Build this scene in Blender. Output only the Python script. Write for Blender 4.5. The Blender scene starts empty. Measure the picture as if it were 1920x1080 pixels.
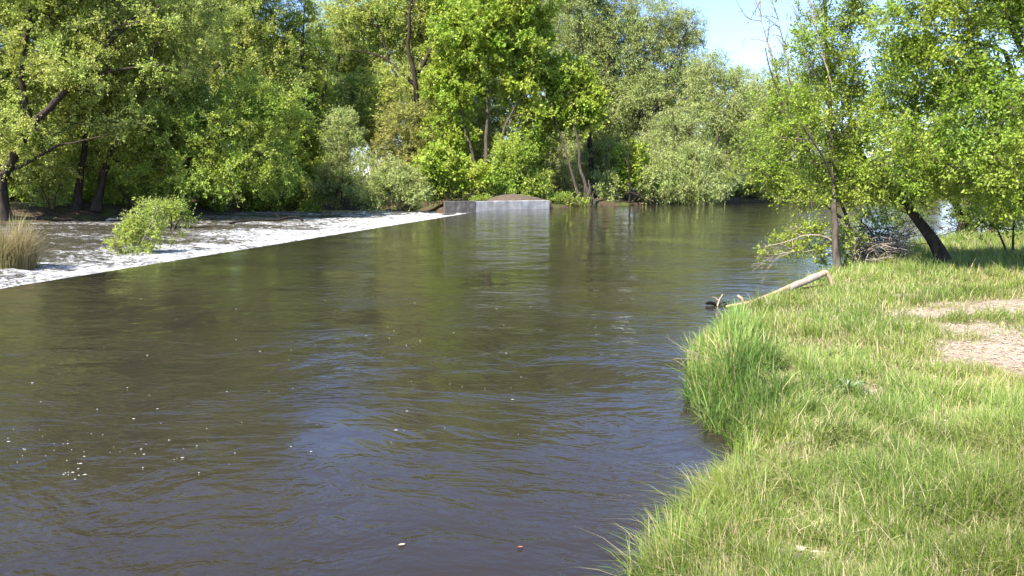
import bpy, math
import numpy as np
from mathutils import Vector

# ------------------------------------------------------------------ scene, camera, light
sc = bpy.context.scene
COL = sc.collection
R = math.radians
F = 1500.0                      # focal length in photo pixels (photo is 1920 wide)
CAM = np.array([0.0, 0.0, 3.0])
PITCH = math.atan((540 - 335) / F)

cd = bpy.data.cameras.new('camera')
cam = bpy.data.objects.new('camera', cd)
COL.objects.link(cam)
cam.location = CAM
cam.rotation_euler = (math.pi / 2 - PITCH, 0, 0)
cd.sensor_width = 36
cd.lens = 36 * F / 1920
cd.clip_end = 6000
sc.camera = cam

SUN = Vector((-0.58, -0.66, 0.95)).normalized()
sd = bpy.data.lights.new('sun', 'SUN')
sd.energy = 5.0
sd.angle = R(0.5)
sd.color = (1.0, 0.95, 0.86)
sun = bpy.data.objects.new('sun', sd)
COL.objects.link(sun)
sun.rotation_euler = (-SUN).to_track_quat('-Z', 'Y').to_euler()

world = bpy.data.worlds.new('World')
sc.world = world
world.use_nodes = True
wt = world.node_tree
wt.nodes.clear()
sky = wt.nodes.new('ShaderNodeTexSky')
sky.sky_type = 'NISHITA'
sky.sun_disc = False
sky.sun_elevation = math.asin(SUN.z)
sky.sun_rotation = math.atan2(SUN.x, SUN.y)
sky.air_density = 1.15
sky.dust_density = 0.15
sky.altitude = 1600
sky.ozone_density = 3.0
bg = wt.nodes.new('ShaderNodeBackground')
bg.inputs['Strength'].default_value = 0.125
wo = wt.nodes.new('ShaderNodeOutputWorld')
tint = wt.nodes.new('ShaderNodeMix')
tint.data_type = 'RGBA'
tint.blend_type = 'MULTIPLY'
tint.inputs[0].default_value = 1.0
tint.inputs[7].default_value = (0.86, 0.86, 1.0, 1)
wt.links.new(sky.outputs[0], tint.inputs[6])
wt.links.new(tint.outputs[2], bg.inputs['Color'])
wt.links.new(bg.outputs[0], wo.inputs['Surface'])

sc.view_settings.view_transform = 'Standard'
sc.view_settings.look = 'None'
sc.view_settings.gamma = 1.0
sc.view_settings.exposure = 1.46
cy = sc.cycles
cy.max_bounces = 7
cy.diffuse_bounces = 5
cy.glossy_bounces = 3
cy.transmission_bounces = 4
cy.transparent_max_bounces = 4
cy.caustics_reflective = False
cy.caustics_refractive = False
cy.sample_clamp_indirect = 6.0
sc.render.film_transparent = False

rng = np.random.default_rng(7)


# ------------------------------------------------------------------ helpers
def ray(px, py):
    dx = (px - 960.0) / F
    dy = (540.0 - py) / F
    c, s = math.cos(PITCH), math.sin(PITCH)
    return np.array([dx, c + dy * s, -s + dy * c])


def at_depth(px, py, D):
    d = ray(px, py)
    return CAM + d * (D / d[1])


def on_level(px, py, z):
    d = ray(px, py)
    return CAM + d * ((z - CAM[2]) / d[2])


def smooth(a, b, x):
    t = np.clip((x - a) / (b - a), 0, 1)
    return t * t * (3 - 2 * t)


_perm = np.random.default_rng(3).random((256, 256))


def vnoise(x, y):
    xi = np.floor(x).astype(int)
    yi = np.floor(y).astype(int)
    fx = x - xi
    fy = y - yi
    fx = fx * fx * (3 - 2 * fx)
    fy = fy * fy * (3 - 2 * fy)
    g = lambda a, b: _perm[a & 255, b & 255]
    return (g(xi, yi) * (1 - fx) + g(xi + 1, yi) * fx) * (1 - fy) + (g(xi, yi + 1) * (1 - fx) + g(xi + 1, yi + 1) * fx) * fy


def fbm(x, y, o=4):
    v = 0
    a = 0.5
    for k in range(o):
        v = v + a * vnoise(x * 2 ** k + 17.3 * k, y * 2 ** k + 9.1 * k)
        a *= 0.5
    return v


def unit(v):
    return v / np.maximum(np.linalg.norm(v, axis=-1, keepdims=True), 1e-9)


class MB:
    """collects vertices and faces, builds ONE mesh object"""

    def __init__(self):
        self.v, self.f, self.m, self.r = [], [], [], []
        self.n = 0

    def add(self, verts, faces, mat=0, rnd=None):
        verts = np.asarray(verts, float).reshape(-1, 3)
        faces = np.asarray(faces, int)
        self.v.append(verts)
        self.f.append(faces + self.n)
        self.m.append(np.full(len(faces), mat, int))
        self.r.append(np.full(len(faces), 0.5) if rnd is None else np.asarray(rnd, float))
        self.n += len(verts)

    def build(self, name, mats, parent=None, flat=False, attrs=None):
        me = bpy.data.meshes.new(name)
        V = np.concatenate(self.v)
        me.vertices.add(len(V))
        me.vertices.foreach_set('co', V.astype(np.float32).ravel())
        loops = np.concatenate([f.ravel() for f in self.f])
        totals = np.concatenate([np.full(len(f), f.shape[1]) for f in self.f])
        starts = np.concatenate([[0], np.cumsum(totals)[:-1]])
        me.loops.add(len(loops))
        me.loops.foreach_set('vertex_index', loops.astype(np.int32))
        me.polygons.add(len(totals))
        me.polygons.foreach_set('loop_start', starts.astype(np.int32))
        me.polygons.foreach_set('material_index', np.concatenate(self.m).astype(np.int32))
        a = me.attributes.new('rnd', 'FLOAT', 'FACE')
        a.data.foreach_set('value', np.concatenate(self.r).astype(np.float32))
        for k, val in (attrs or {}).items():
            a = me.attributes.new(k, 'FLOAT', 'POINT')
            a.data.foreach_set('value', np.asarray(val, np.float32))
        for m in mats if isinstance(mats, (list, tuple)) else [mats]:
            me.materials.append(m)
        me.update(calc_edges=True)
        if flat:
            me.polygons.foreach_set('use_smooth', np.zeros(len(totals), bool))
        o = bpy.data.objects.new(name, me)
        COL.objects.link(o)
        if parent is not None:
            o.parent = parent
        return o


def tag(o, label=None, cat=None, group=None, kind=None):
    if label:
        o['label'] = label
    if cat:
        o['category'] = cat
    if group:
        o['group'] = group
    if kind:
        o['kind'] = kind
    return o


def empty(name, loc):
    o = bpy.data.objects.new(name, None)
    o.empty_display_size = 0.3
    o.location = loc
    COL.objects.link(o)
    return o


# ------------------------------------------------------------------ materials
def new_mat(name):
    m = bpy.data.materials.new(name)
    m.use_nodes = True
    m.node_tree.nodes.clear()
    return m, m.node_tree.nodes, m.node_tree.links


def ramp(n, stops):
    r = n.new('ShaderNodeValToRGB')
    e = r.color_ramp.elements
    while len(e) < len(stops):
        e.new(0.5)
    for el, (p, c) in zip(e, stops):
        el.position = p
        el.color = (*c, 1) if len(c) == 3 else c
    return r


def noise(n, l, coord, scale, detail=4, rough=0.55, dist=0.0):
    t = n.new('ShaderNodeTexNoise')
    t.inputs['Scale'].default_value = scale
    t.inputs['Detail'].default_value = detail
    t.inputs['Roughness'].default_value = rough
    t.inputs['Distortion'].default_value = dist
    if coord is not None:
        l.new(coord, t.inputs['Vector'])
    return t


def math_node(n, l, op, a, b=None, c=None):
    t = n.new('ShaderNodeMath')
    t.operation = op
    for k, x in enumerate((a, b, c)):
        if x is None:
            continue
        if isinstance(x, (int, float)):
            t.inputs[k].default_value = x
        else:
            l.new(x, t.inputs[k])
    return t.outputs[0]


def mix_col(n, l, fac, a, b):
    t = n.new('ShaderNodeMix')
    t.data_type = 'RGBA'
    for s, x in ((t.inputs[0], fac), (t.inputs[6], a), (t.inputs[7], b)):
        if isinstance(x, (int, float)):
            s.default_value = x
        elif isinstance(x, tuple):
            s.default_value = (*x, 1)
        else:
            l.new(x, s)
    return t.outputs[2]


def mapping(n, l, scale, src='Object'):
    tc = n.new('ShaderNodeTexCoord')
    mp = n.new('ShaderNodeMapping')
    mp.inputs['Scale'].default_value = scale
    l.new(tc.outputs[src], mp.inputs['Vector'])
    return mp.outputs[0]


def leaf_mat(name, dark, mid, light, dry=None, trans=0.38, spec=0.18, rough=0.45):
    m, n, l = new_mat(name)
    at = n.new('ShaderNodeAttribute')
    at.attribute_name = 'rnd'
    st = [(0.0, dark), (0.45, mid), (0.9, light)]
    if dry:
        st = [(0.0, dark), (0.42, mid), (0.84, light), (0.95, dry)]
    r = ramp(n, st)
    l.new(at.outputs['Fac'], r.inputs['Fac'])
    co = mapping(n, l, (1, 1, 1))
    nz = noise(n, l, co, 0.35, 2)
    hs = n.new('ShaderNodeHueSaturation')
    l.new(r.outputs[0], hs.inputs['Color'])
    mr = n.new('ShaderNodeMapRange')
    mr.inputs['From Min'].default_value = 0.3
    mr.inputs['From Max'].default_value = 0.7
    mr.inputs['To Min'].default_value = 0.475
    mr.inputs['To Max'].default_value = 0.52
    l.new(nz.outputs['Fac'], mr.inputs['Value'])
    l.new(mr.outputs[0], hs.inputs['Hue'])
    p = n.new('ShaderNodeBsdfPrincipled')
    p.inputs['Roughness'].default_value = rough
    p.inputs['Specular IOR Level'].default_value = spec
    l.new(hs.outputs[0], p.inputs['Base Color'])
    tr = n.new('ShaderNodeBsdfTranslucent')
    mc = mix_col(n, l, 0.35, hs.outputs[0], tuple(min(1, x * 1.3) for x in light))
    l.new(mc, tr.inputs['Color'])
    mx = n.new('ShaderNodeMixShader')
    mx.inputs[0].default_value = trans
    l.new(p.outputs[0], mx.inputs[1])
    l.new(tr.outputs[0], mx.inputs[2])
    o = n.new('ShaderNodeOutputMaterial')
    l.new(mx.outputs[0], o.inputs['Surface'])
    return m


def bark_mat(name, a, b, scale=6, bump=0.5):
    m, n, l = new_mat(name)
    co = mapping(n, l, (scale, scale, scale * 0.22))
    nz = noise(n, l, co, 1.0, 6, 0.65)
    r = ramp(n, [(0.3, a), (0.7, b)])
    l.new(nz.outputs['Fac'], r.inputs['Fac'])
    p = n.new('ShaderNodeBsdfPrincipled')
    p.inputs['Roughness'].default_value = 0.9
    p.inputs['Specular IOR Level'].default_value = 0.15
    l.new(r.outputs[0], p.inputs['Base Color'])
    bp = n.new('ShaderNodeBump')
    bp.inputs['Strength'].default_value = bump
    bp.inputs['Distance'].default_value = 0.06
    l.new(nz.outputs['Fac'], bp.inputs['Height'])
    l.new(bp.outputs[0], p.inputs['Normal'])
    o = n.new('ShaderNodeOutputMaterial')
    l.new(p.outputs[0], o.inputs['Surface'])
    return m


M = {}
M['olive'] = leaf_mat('olive_leaf', (0.22, 0.29, 0.04), (0.40, 0.48, 0.08), (0.55, 0.60, 0.19))
M['mid'] = leaf_mat('green_leaf', (0.15, 0.25, 0.03), (0.31, 0.42, 0.05), (0.46, 0.54, 0.12))
M['bright'] = leaf_mat('fresh_leaf', (0.16, 0.26, 0.025), (0.31, 0.42, 0.042), (0.48, 0.56, 0.11), trans=0.42)
M['willow'] = leaf_mat('willow_leaf', (0.22, 0.29, 0.065), (0.35, 0.43, 0.12), (0.50, 0.56, 0.23))
M['near'] = leaf_mat('elder_leaf', (0.13, 0.22, 0.022), (0.27, 0.38, 0.04), (0.42, 0.52, 0.10), trans=0.42)
M['russet'] = leaf_mat('russet_leaf', (0.23, 0.25, 0.05), (0.36, 0.38, 0.08), (0.48, 0.47, 0.17))
M['bark'] = bark_mat('dark_bark', (0.018, 0.014, 0.010), (0.075, 0.058, 0.043))
M['bark_grey'] = bark_mat('grey_bark', (0.035, 0.028, 0.021), (0.13, 0.105, 0.08), 10)
M['wet_wood'] = bark_mat('wet_wood', (0.006, 0.005, 0.004), (0.028, 0.022, 0.017), 6)
M['twig'] = bark_mat('twig_bark', (0.11, 0.095, 0.06), (0.24, 0.20, 0.14), 6)
M['dead'] = bark_mat('dead_wood', (0.20, 0.155, 0.125), (0.42, 0.35, 0.29), 12)
M['stripped'] = bark_mat('stripped_wood', (0.22, 0.15, 0.085), (0.52, 0.40, 0.27), 9, 0.6)


# ------------------------------------------------------------------ tubes and leaves
def tube(mb, pts, rad, sides=6, mat=0, cap=True):
    pts = np.asarray(pts, float)
    rad = np.broadcast_to(np.asarray(rad, float), (len(pts),))
    t = np.gradient(pts, axis=0)
    t = unit(t)
    ref = np.array([0.31, 0.17, 0.93])
    if abs(np.dot(unit(pts[-1] - pts[0]), ref)) > 0.9:
        ref = np.array([0.93, 0.31, 0.17])
    a = unit(np.cross(t, ref))
    b = np.cross(t, a)
    ang = np.arange(sides) * 2 * math.pi / sides
    ring = pts[:, None, :] + rad[:, None, None] * (np.cos(ang)[None, :, None] * a[:, None, :] + np.sin(ang)[None, :, None] * b[:, None, :])
    n = len(pts)
    i = np.arange(n - 1)[:, None] * sides
    j = np.arange(sides)[None, :]
    k = (j + 1) % sides
    f = np.stack([i + j, i + k, i + sides + k, i + sides + j], -1).reshape(-1, 4)
    V = ring.reshape(-1, 3)
    mb.add(V, f, mat)
    if cap:
        for e, base in ((0, 0), (-1, (n - 1) * sides)):
            c = pts[e] + t[e] * rad[e] * (0.15 if e else -0.15)
            vs = np.vstack([V[base:base + sides], c])
            ff = [(q, (q + 1) % sides, sides) if e else ((q + 1) % sides, q, sides) for q in range(sides)]
            mb.add(vs, np.array(ff), mat)


def segs(mb, A, B, ra, rb, sides=4, mat=0):
    """many separate tapered sticks at once"""
    A, B = np.asarray(A), np.asarray(B)
    t = unit(B - A)
    ref = np.where(np.abs(t[:, 2:3]) > 0.9, np.array([[1.0, 0, 0]]), np.array([[0, 0, 1.0]]))
    a = unit(np.cross(t, ref))
    b = np.cross(t, a)
    ang = np.arange(sides) * 2 * math.pi / sides
    cs = np.cos(ang)[None, :, None] * a[:, None, :] + np.sin(ang)[None, :, None] * b[:, None, :]
    ra = np.broadcast_to(ra, (len(A),))[:, None, None]
    rb = np.broadcast_to(rb, (len(A),))[:, None, None]
    V = np.concatenate([A[:, None, :] + cs * ra, B[:, None, :] + cs * rb], 1)
    N = len(A)
    o = np.arange(N)[:, None] * 2 * sides
    j = np.arange(sides)[None, :]
    k = (j + 1) % sides
    f = np.stack([o + j, o + k, o + sides + k, o + sides + j], -1).reshape(-1, 4)
    mb.add(V.reshape(-1, 3), f, mat)


def curve(pts, step, rg, wob=0.0):
    pts = np.asarray(pts, float)
    P = np.vstack([2 * pts[0] - pts[1], pts, 2 * pts[-1] - pts[-2]])
    out = []
    for i in range(1, len(P) - 2):
        n = max(2, int(np.linalg.norm(P[i + 1] - P[i]) / step))
        t = (np.arange(n) / n)[:, None]
        out.append(0.5 * (2 * P[i] + (P[i + 1] - P[i - 1]) * t + (2 * P[i - 1] - 5 * P[i] + 4 * P[i + 1] - P[i + 2]) * t ** 2 + (3 * P[i] - P[i - 1] - 3 * P[i + 1] + P[i + 2]) * t ** 3))
    out.append(pts[-1:])
    out = np.vstack(out)
    if wob:
        w = rg.normal(0, wob, out.shape)
        w[0] = 0
        out = out + w
    return out


def leaves(mb, P, D, L, Wd, rg, up=0.6, mat=0, outward=None, bias=None):
    N = len(P)
    nrm = rg.normal(0, 0.8, (N, 3))
    nrm[:, 2] += up
    if outward is not None:
        nrm += outward * 0.4
    D = unit(D)
    nrm = unit(nrm - D * np.sum(nrm * D, 1, keepdims=True))
    s = np.cross(D, nrm)
    sz = rg.uniform(0.65, 1.3, (N, 1))
    Lq, Wq = L * sz, Wd * sz
    fold = nrm * Wq * 0.18
    V = np.stack([P, P + D * Lq * 0.42 + s * Wq * 0.5 + fold, P + D * Lq, P + D * Lq * 0.42 - s * Wq * 0.5 + fold], 1).reshape(-1, 3)
    f = np.arange(4 * N).reshape(N, 4)
    r = rg.random(N)
    if bias is not None:
        r = np.clip(r * 0.55 + bias * 0.45, 0, 1)
    mb.add(V, f, mat, r)


def u_dir(u):
    return unit(u + 1e-6)


def grow(base, stems, lobes, rg, dens, spacing, bf=0.25, tip_r=0.02):
    """stems: list of (points, r0, r1). lobes: (centre, radii). Returns trunk MB, cluster points, outward directions."""
    mb = MB()
    nodes, nrad, par, fixed, plen = [], [], [], [], []
    for pts, r0, r1 in stems:
        c = curve(pts, spacing, rg, r0 * 0.12)
        t = np.linspace(0, 1, len(c))
        rad = r0 + (r1 - r0) * t ** 0.8
        if pts[0][2] < 1.5 + base[2] and r0 > 0.08:
            rad = rad * (1 + 0.55 * np.exp(-(c[:, 2] - c[0, 2]) / (r0 * 2.2)))
        tube(mb, c - base, rad * rg.uniform(0.93, 1.07, len(c)), 8 if r0 > 0.1 else 6)
        k0 = len(nodes)
        for q in range(len(c)):
            nodes.append(c[q])
            nrad.append(rad[q])
            par.append(k0 + q - 1 if q else -1)
            fixed.append(True)
            plen.append(q * spacing)
    cl, outw = [], []
    for cen, rad in lobes:
        vol = 4.19 * rad[0] * rad[1] * rad[2]
        n = max(4, int(dens * vol ** 0.78))
        u = unit(rg.normal(0, 1, (n, 3))) * (rg.random((n, 1)) ** 0.42)
        sp = unit(rg.normal(0, 1, (12, 3)))
        ext = np.max(smooth(0.72, 0.97, u_dir(u) @ sp.T) * rg.uniform(0.2, 1.0, 12), axis=1)
        u = u * (0.82 + 0.55 * ext)[:, None]
        cl.append(cen + u * rad)
        outw.append(unit(u + 0.001))
    cl = np.vstack(cl)
    outw = np.vstack(outw)
    jit = np.vstack(nodes)
    trunk_c = jit[len(jit) // 3:]
    d0 = np.array([np.min(np.linalg.norm(jit - p, axis=1)) for p in cl])
    order = np.argsort(d0)
    cap_n = len(nodes) + len(cl) * 4
    NP = np.zeros((cap_n, 3))
    NP[:len(nodes)] = jit
    PL = np.zeros(cap_n)
    PL[:len(nodes)] = plen
    usable = np.ones(cap_n, bool)
    zmin = base[2] + 0.8
    usable[:len(nodes)] = jit[:, 2] > min(zmin, jit[:, 2].max() - 0.2)
    n = len(nodes)
    for q in order:
        p = cl[q]
        dv = p - NP[:n]
        d = np.linalg.norm(dv, axis=1)
        cost = d + bf * PL[:n] + np.where(dv[:, 2] < -0.25 * d, 0.6 * d, 0) + np.where(usable[:n], 0, 1e6)
        k = int(np.argmin(cost))
        L = d[k]
        m = 3 if L > 3 * spacing else (2 if L > spacing else 1)
        prev = k
        a = NP[k]
        sag = np.array([0, 0, 1.0]) * L * 0.10
        for s in range(1, m + 1):
            t = s / m
            pt = a + (p - a) * t + (sag * 4 * t * (1 - t) + rg.normal(0, 0.05 * L, 3) if s < m else 0)
            NP[n] = pt
            PL[n] = PL[prev] + L / m
            par.append(prev)
            nrad.append(0)
            fixed.append(False)
            prev = n
            n += 1
    cnt = np.zeros(n)
    hasch = np.zeros(n, bool)
    for i in range(n - 1, -1, -1):
        if not fixed[i]:
            if not hasch[i]:
                cnt[i] += 1
            if par[i] >= 0 and not fixed[par[i]]:
                cnt[par[i]] += cnt[i]
                hasch[par[i]] = True
    rad = np.array(nrad)
    fx = np.array(fixed)
    for i in range(n):
        if not fx[i]:
            rad[i] = min(tip_r * max(cnt[i], 1) ** 0.45, rad[par[i]] * 0.85)
    idx = np.where(~fx)[0]
    pi = np.array(par)[idx]
    ra = np.where(fx[pi], rad[idx] * 1.15, rad[pi])
    segs(mb, NP[pi] - base, NP[idx] - base, ra, rad[idx], 5)
    return mb, cl, outw


def tree(name, label, cat, base, stems, lobes, leafmat, barkmat, seed, dens=6.0, per=150, tw=1.1, L=0.22, Wd=0.13, droop=0.0,
         spacing=0.9, group=None, tip_r=0.02, ntw=9, up=0.35, dead=None, twig_r=0.009, twmat=None, bf=0.25, outk=0.5):
    rg = np.random.default_rng(seed)
    base = np.asarray(base, float)
    if base[1] > 50:
        per = int(per * 0.95)
    root = tag(empty(name, base), label, cat, group)
    mb, cl, outw = grow(base, stems, lobes, rg, dens, spacing, bf, tip_r)
    mb.build('trunk', M[barkmat], root)
    C = MB()
    n = len(cl)
    # twigs out of every cluster point
    O = np.repeat(cl, ntw, 0)
    ow = np.repeat(outw, ntw, 0)
    dirs = unit(rg.normal(0, 0.75, O.shape) + ow * outk + np.array([0, 0, 0.25]))
    ln = tw * rg.uniform(0.5, 1.25, (len(O), 1))
    mid = O + dirs * ln * 0.5
    end = mid + unit(dirs + np.array([0, 0, -droop])) * ln * 0.5
    segs(C, O - base, mid - base, twig_r, twig_r * 0.8, 3, 1)
    segs(C, mid - base, end - base, twig_r * 0.8, twig_r * 0.4, 3, 1)
    k = max(1, per // ntw)
    t = rg.uniform(0.12, 1.0, (len(O), k, 1))
    A, Bm, E = O[:, None], mid[:, None], end[:, None]
    P = np.where(t < 0.5, A + (Bm - A) * t * 2, Bm + (E - Bm) * (t - 0.5) * 2)
    P = P + rg.normal(0, 0.07 * tw, P.shape)
    P = P.reshape(-1, 3)
    D = np.repeat(dirs, k, 0) * 0.7 + rg.normal(0, 0.6, P.shape) + np.array([0, 0, -droop * 1.2 - 0.15])
    clb = np.repeat(np.repeat(rg.random(n), ntw), k)
    # every cluster, and every twig on it, has leafed out to its own degree
    keep = np.repeat(np.repeat(rg.uniform(0.2, 1.05, n), ntw) * rg.uniform(0.5, 1.15, n * ntw), k) > rg.random(len(P))
    leaves(C, (P - base)[keep], D[keep], L, Wd, rg, up, 0, np.repeat(ow, k, 0)[keep], clb[keep])
    C.build('crown', [M[leafmat], M[twmat or 'twig']], root)
    if dead:
        dm = MB()
        for pts, r0 in dead:
            bare_branch(dm, np.asarray(pts) - base, r0 * 1.15, rg, 0, 11)
        dm.build('dead_branches', M['dead'], root)
    return root


def bare_branch(mb, pts, r0, rg, depth=0, nsub=7):
    c = curve(pts, max(0.08, np.linalg.norm(pts[-1] - pts[0]) / 14), rg, r0 * 0.25)
    tube(mb, c, np.linspace(r0, r0 * 0.25, len(c)), 5 if depth == 0 else 4)
    if depth < 2:
        L = np.linalg.norm(c[-1] - c[0])
        for q in range(nsub):
            k = rg.integers(len(c) // 4, len(c) - 1)
            d = unit(unit(c[min(k + 1, len(c) - 1)] - c[k - 1]) * 0.8 + rg.normal(0, 0.55, 3) + np.array([0, 0, 0.1]))
            l2 = L * rg.uniform(0.18, 0.42) * (1.15 - 0.6 * k / len(c))
            e = c[k] + d * l2
            m = c[k] + d * l2 * 0.5 + rg.normal(0, l2 * 0.06, 3)
            bare_branch(mb, np.array([c[k], m, e]), r0 * 0.56, rg, depth + 1, max(2, nsub // 2))


def px_tree(name, label, cat, D, base_px, stems_px, lobes_px, leafmat, barkmat, seed, base_z=0.5, dscale=0.72, **kw):
    """places stems and lobes from photo pixels at the tree's own depth, with real thickness"""
    rg = np.random.default_rng(seed + 1000)
    b = at_depth(base_px, 400, D)
    base = np.array([b[0], D, base_z])
    st = []
    for pl, r0, r1 in stems_px:
        dz = rg.uniform(-0.5, 0.5)
        pts = []
        for q, (x, y) in enumerate(pl):
            pts.append(at_depth(x, y, D + dz * q * 1.2))
        if abs(pts[0][2] - base_z) < 0.9:
            pts[0][2] = base_z - 0.25
        st.append((np.array(pts), r0, r1))
    lb = []
    for lo in lobes_px:
        x, y, rx, ry = lo[:4]
        dd = lo[4] if len(lo) > 4 else rg.uniform(-0.25, 0.25) * rx / F * D
        if D > 50:
            dd += 1.7
        c = at_depth(x, y, D + dd)
        r = np.array([rx / F * D, 0, ry / F * D])
        r[1] = max(0.5 * (r[0] + r[2]), r[0]) * dscale
        lb.append((c, r))
    dead = kw.pop('dead_px', None)
    if dead:
        kw['dead'] = [(np.array([at_depth(x, y, D + dd) for x, y in pl]), r) for pl, r, dd in dead]
    return tree(name, label, cat, base, st, lb, leafmat, barkmat, seed, **kw)


def copy_thing(root, loc, rz, sc3, label, group):
    r = root.copy()
    COL.objects.link(r)
    r.location = loc
    r.rotation_euler = (0, 0, rz)
    r.scale = (sc3, sc3, sc3)
    r['label'] = label
    r['group'] = group
    for ch in list(root.children):
        c = ch.copy()
        COL.objects.link(c)
        c.parent = r
    return r


# ------------------------------------------------------------------ river layout
ZD = -0.45                                   # level below the weir
WA = on_level(0, 540, 0)[:2]
WB = on_level(868, 401, 0)[:2]
WU = (WB - WA) / np.linalg.norm(WB - WA)      # along the crest
WV = np.array([WU[1], -WU[0]])                # upstream, away from the drop
WANG = math.atan2(WU[1], WU[0])


def vdist(x, y):
    return (x - WA[0]) * WV[0] + (y - WA[1]) * WV[1]


WALL0 = np.array([-6.35, 76.0])
WALL1 = np.array([3.75, 80.5])
right_bank = [on_level(x, y, 0.05)[:2] for x, y in
              [(1225, 1075), (1245, 1015), (1300, 955), (1372, 890), (1405, 845), (1402, 800), (1365, 765), (1318, 742), (1308, 690),
               (1328, 640), (1372, 602), (1450, 566), (1530, 530), (1580, 508), (1660, 486), (1780, 458), (1920, 446)]]
right_bank = [np.array(p) for p in [(-300, -60), (-40, -10), (-18, -3), (-10, -1.5), (-3, 0.5), (0.2, 3.2)]] + right_bank + [np.array([50, 50]), np.array([300, 62])]
far_bank = [np.array(p) for p in [(300, 125), (60, 116)]] + [on_level(x, y, 0)[:2] for x, y in [(1480, 378), (1300, 381), (1200, 384), (1100, 387)]] + [WALL1 + (0.05, 0.3), WALL0 + (-0.05, 0.3)] + \
           [on_level(x, y, ZD)[:2] for x, y in [(780, 393), (600, 391), (480, 396), (330, 408), (150, 414), (0, 421)]] + [np.array([-95, 48]), np.array([-300, 20])]
RIVER = np.array(right_bank + far_bank)


def river_sd(x, y):
    """signed distance to the shore, positive on land"""
    x = np.asarray(x, float)
    y = np.asarray(y, float)
    d2 = np.full(x.shape, 1e18)
    ins = np.zeros(x.shape, bool)
    n = len(RIVER)
    for i in range(n):
        a, b = RIVER[i], RIVER[(i + 1) % n]
        e = b - a
        wx, wy = x - a[0], y - a[1]
        t = np.clip((wx * e[0] + wy * e[1]) / (e @ e), 0, 1)
        d2 = np.minimum(d2, (wx - e[0] * t) ** 2 + (wy - e[1] * t) ** 2)
        if a[1] != b[1]:
            c = ((a[1] <= y) != (b[1] <= y)) & (x < e[0] * (y - a[1]) / e[1] + a[0])
            ins ^= c
    d = np.sqrt(d2)
    return np.where(ins, -d, d)


BARE = [(on_level(1885, 645, 0.6), 1.1, 2.0), (on_level(1990, 640, 0.6), 2.2, 2.6), (on_level(1820, 572, 0.6), 1.9, 0.9), (on_level(1960, 565, 0.6), 2.6, 1.2),
        (on_level(1632, 705, 0.6), 0.28, 0.32), (on_level(1500, 1000, 0.55), 0.22, 0.14), (on_level(1690, 540, 0.6), 0.6, 0.35)]


def bare_mask(x, y):
    v = np.zeros(np.shape(x))
    wob = fbm(np.asarray(x) * 1.6, np.asarray(y) * 1.6, 3) * 1.3
    for c, rx, ry in BARE:
        r = np.sqrt(((x - c[0]) / rx) ** 2 + ((y - c[1]) / ry) ** 2)
        v = np.maximum(v, 1 - smooth(0.4, 1.2, r + wob - 0.6))
    return v


def near_side(x, y):
    return (y < 44 + 0.1 * np.asarray(x)) & (np.asarray(x) > -12)


def ground_z(x, y, sd=None):
    x = np.asarray(x, float)
    y = np.asarray(y, float)
    if sd is None:
        sd = river_sd(x, y)
    ns = near_side(x, y)
    wd = np.where(ns, 0.55, 3.5)
    wl = np.clip(np.hypot(x - (WALL0[0] + WALL1[0]) / 2, y - 78.5) / 6.5, 0, 1)
    wd = np.where((~ns) & (wl < 0.98), 0.35, wd)
    H = np.where(ns, 0.42, 0.75)
    land = -0.06 + H * smooth(0, 1, sd / wd) + np.minimum(np.maximum(sd, 0) * np.where(ns, 0.028, 0.012), 1.2) + 0.10 * (fbm(x * 0.9, y * 0.9, 3) - 0.5) * smooth(0, 1, sd)
    land = land + 0.35 * (fbm(x * 0.16 + 5, y * 0.16, 3) - 0.5) * smooth(0, 4, sd) * np.where(ns, 0.5, 1.0)
    bed = np.maximum(-1.6, sd * 0.5 - 0.06)
    z = np.where(sd > 0, land, bed)
    low = (vdist(x, y) < 0.5) & (~ns)
    z = z + np.where(low, ZD * (1 - smooth(0, 7, sd)), 0)
    return z


# ------------------------------------------------------------------ ground
def axis(parts):
    out = []
    for a, b, s in parts:
        out.append(np.arange(a, b, s))
    return np.concatenate(out + [[parts[-1][1]]])


gx = axis([(-2500, -300, 220), (-300, -90, 10), (-90, -8, 1.5), (-8, 0, 0.7), (0, 17, 0.16), (17, 40, 0.7), (40, 120, 3), (120, 300, 15), (300, 2500, 220)])
gy = axis([(-2500, -300, 220), (-300, -20, 14), (-20, 2, 1.5), (2, 30, 0.18), (30, 60, 0.8), (60, 125, 1.0), (125, 300, 8), (300, 3500, 220)])
GX, GY = np.meshgrid(gx, gy)
SD = river_sd(GX, GY)
GZ = ground_z(GX, GY, SD)
far = np.hypot(GX, GY)
GZ = GZ + smooth(250, 1500, far) * 6 * (SD > 5)
nx, ny = len(gx), len(gy)
ii, jj = np.meshgrid(np.arange(nx - 1), np.arange(ny - 1))
q = (jj * nx + ii).ravel()
mb = MB()
mb.add(np.stack([GX.ravel(), GY.ravel(), GZ.ravel()], 1), np.stack([q, q + 1, q + nx + 1, q + nx], 1))

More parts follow.
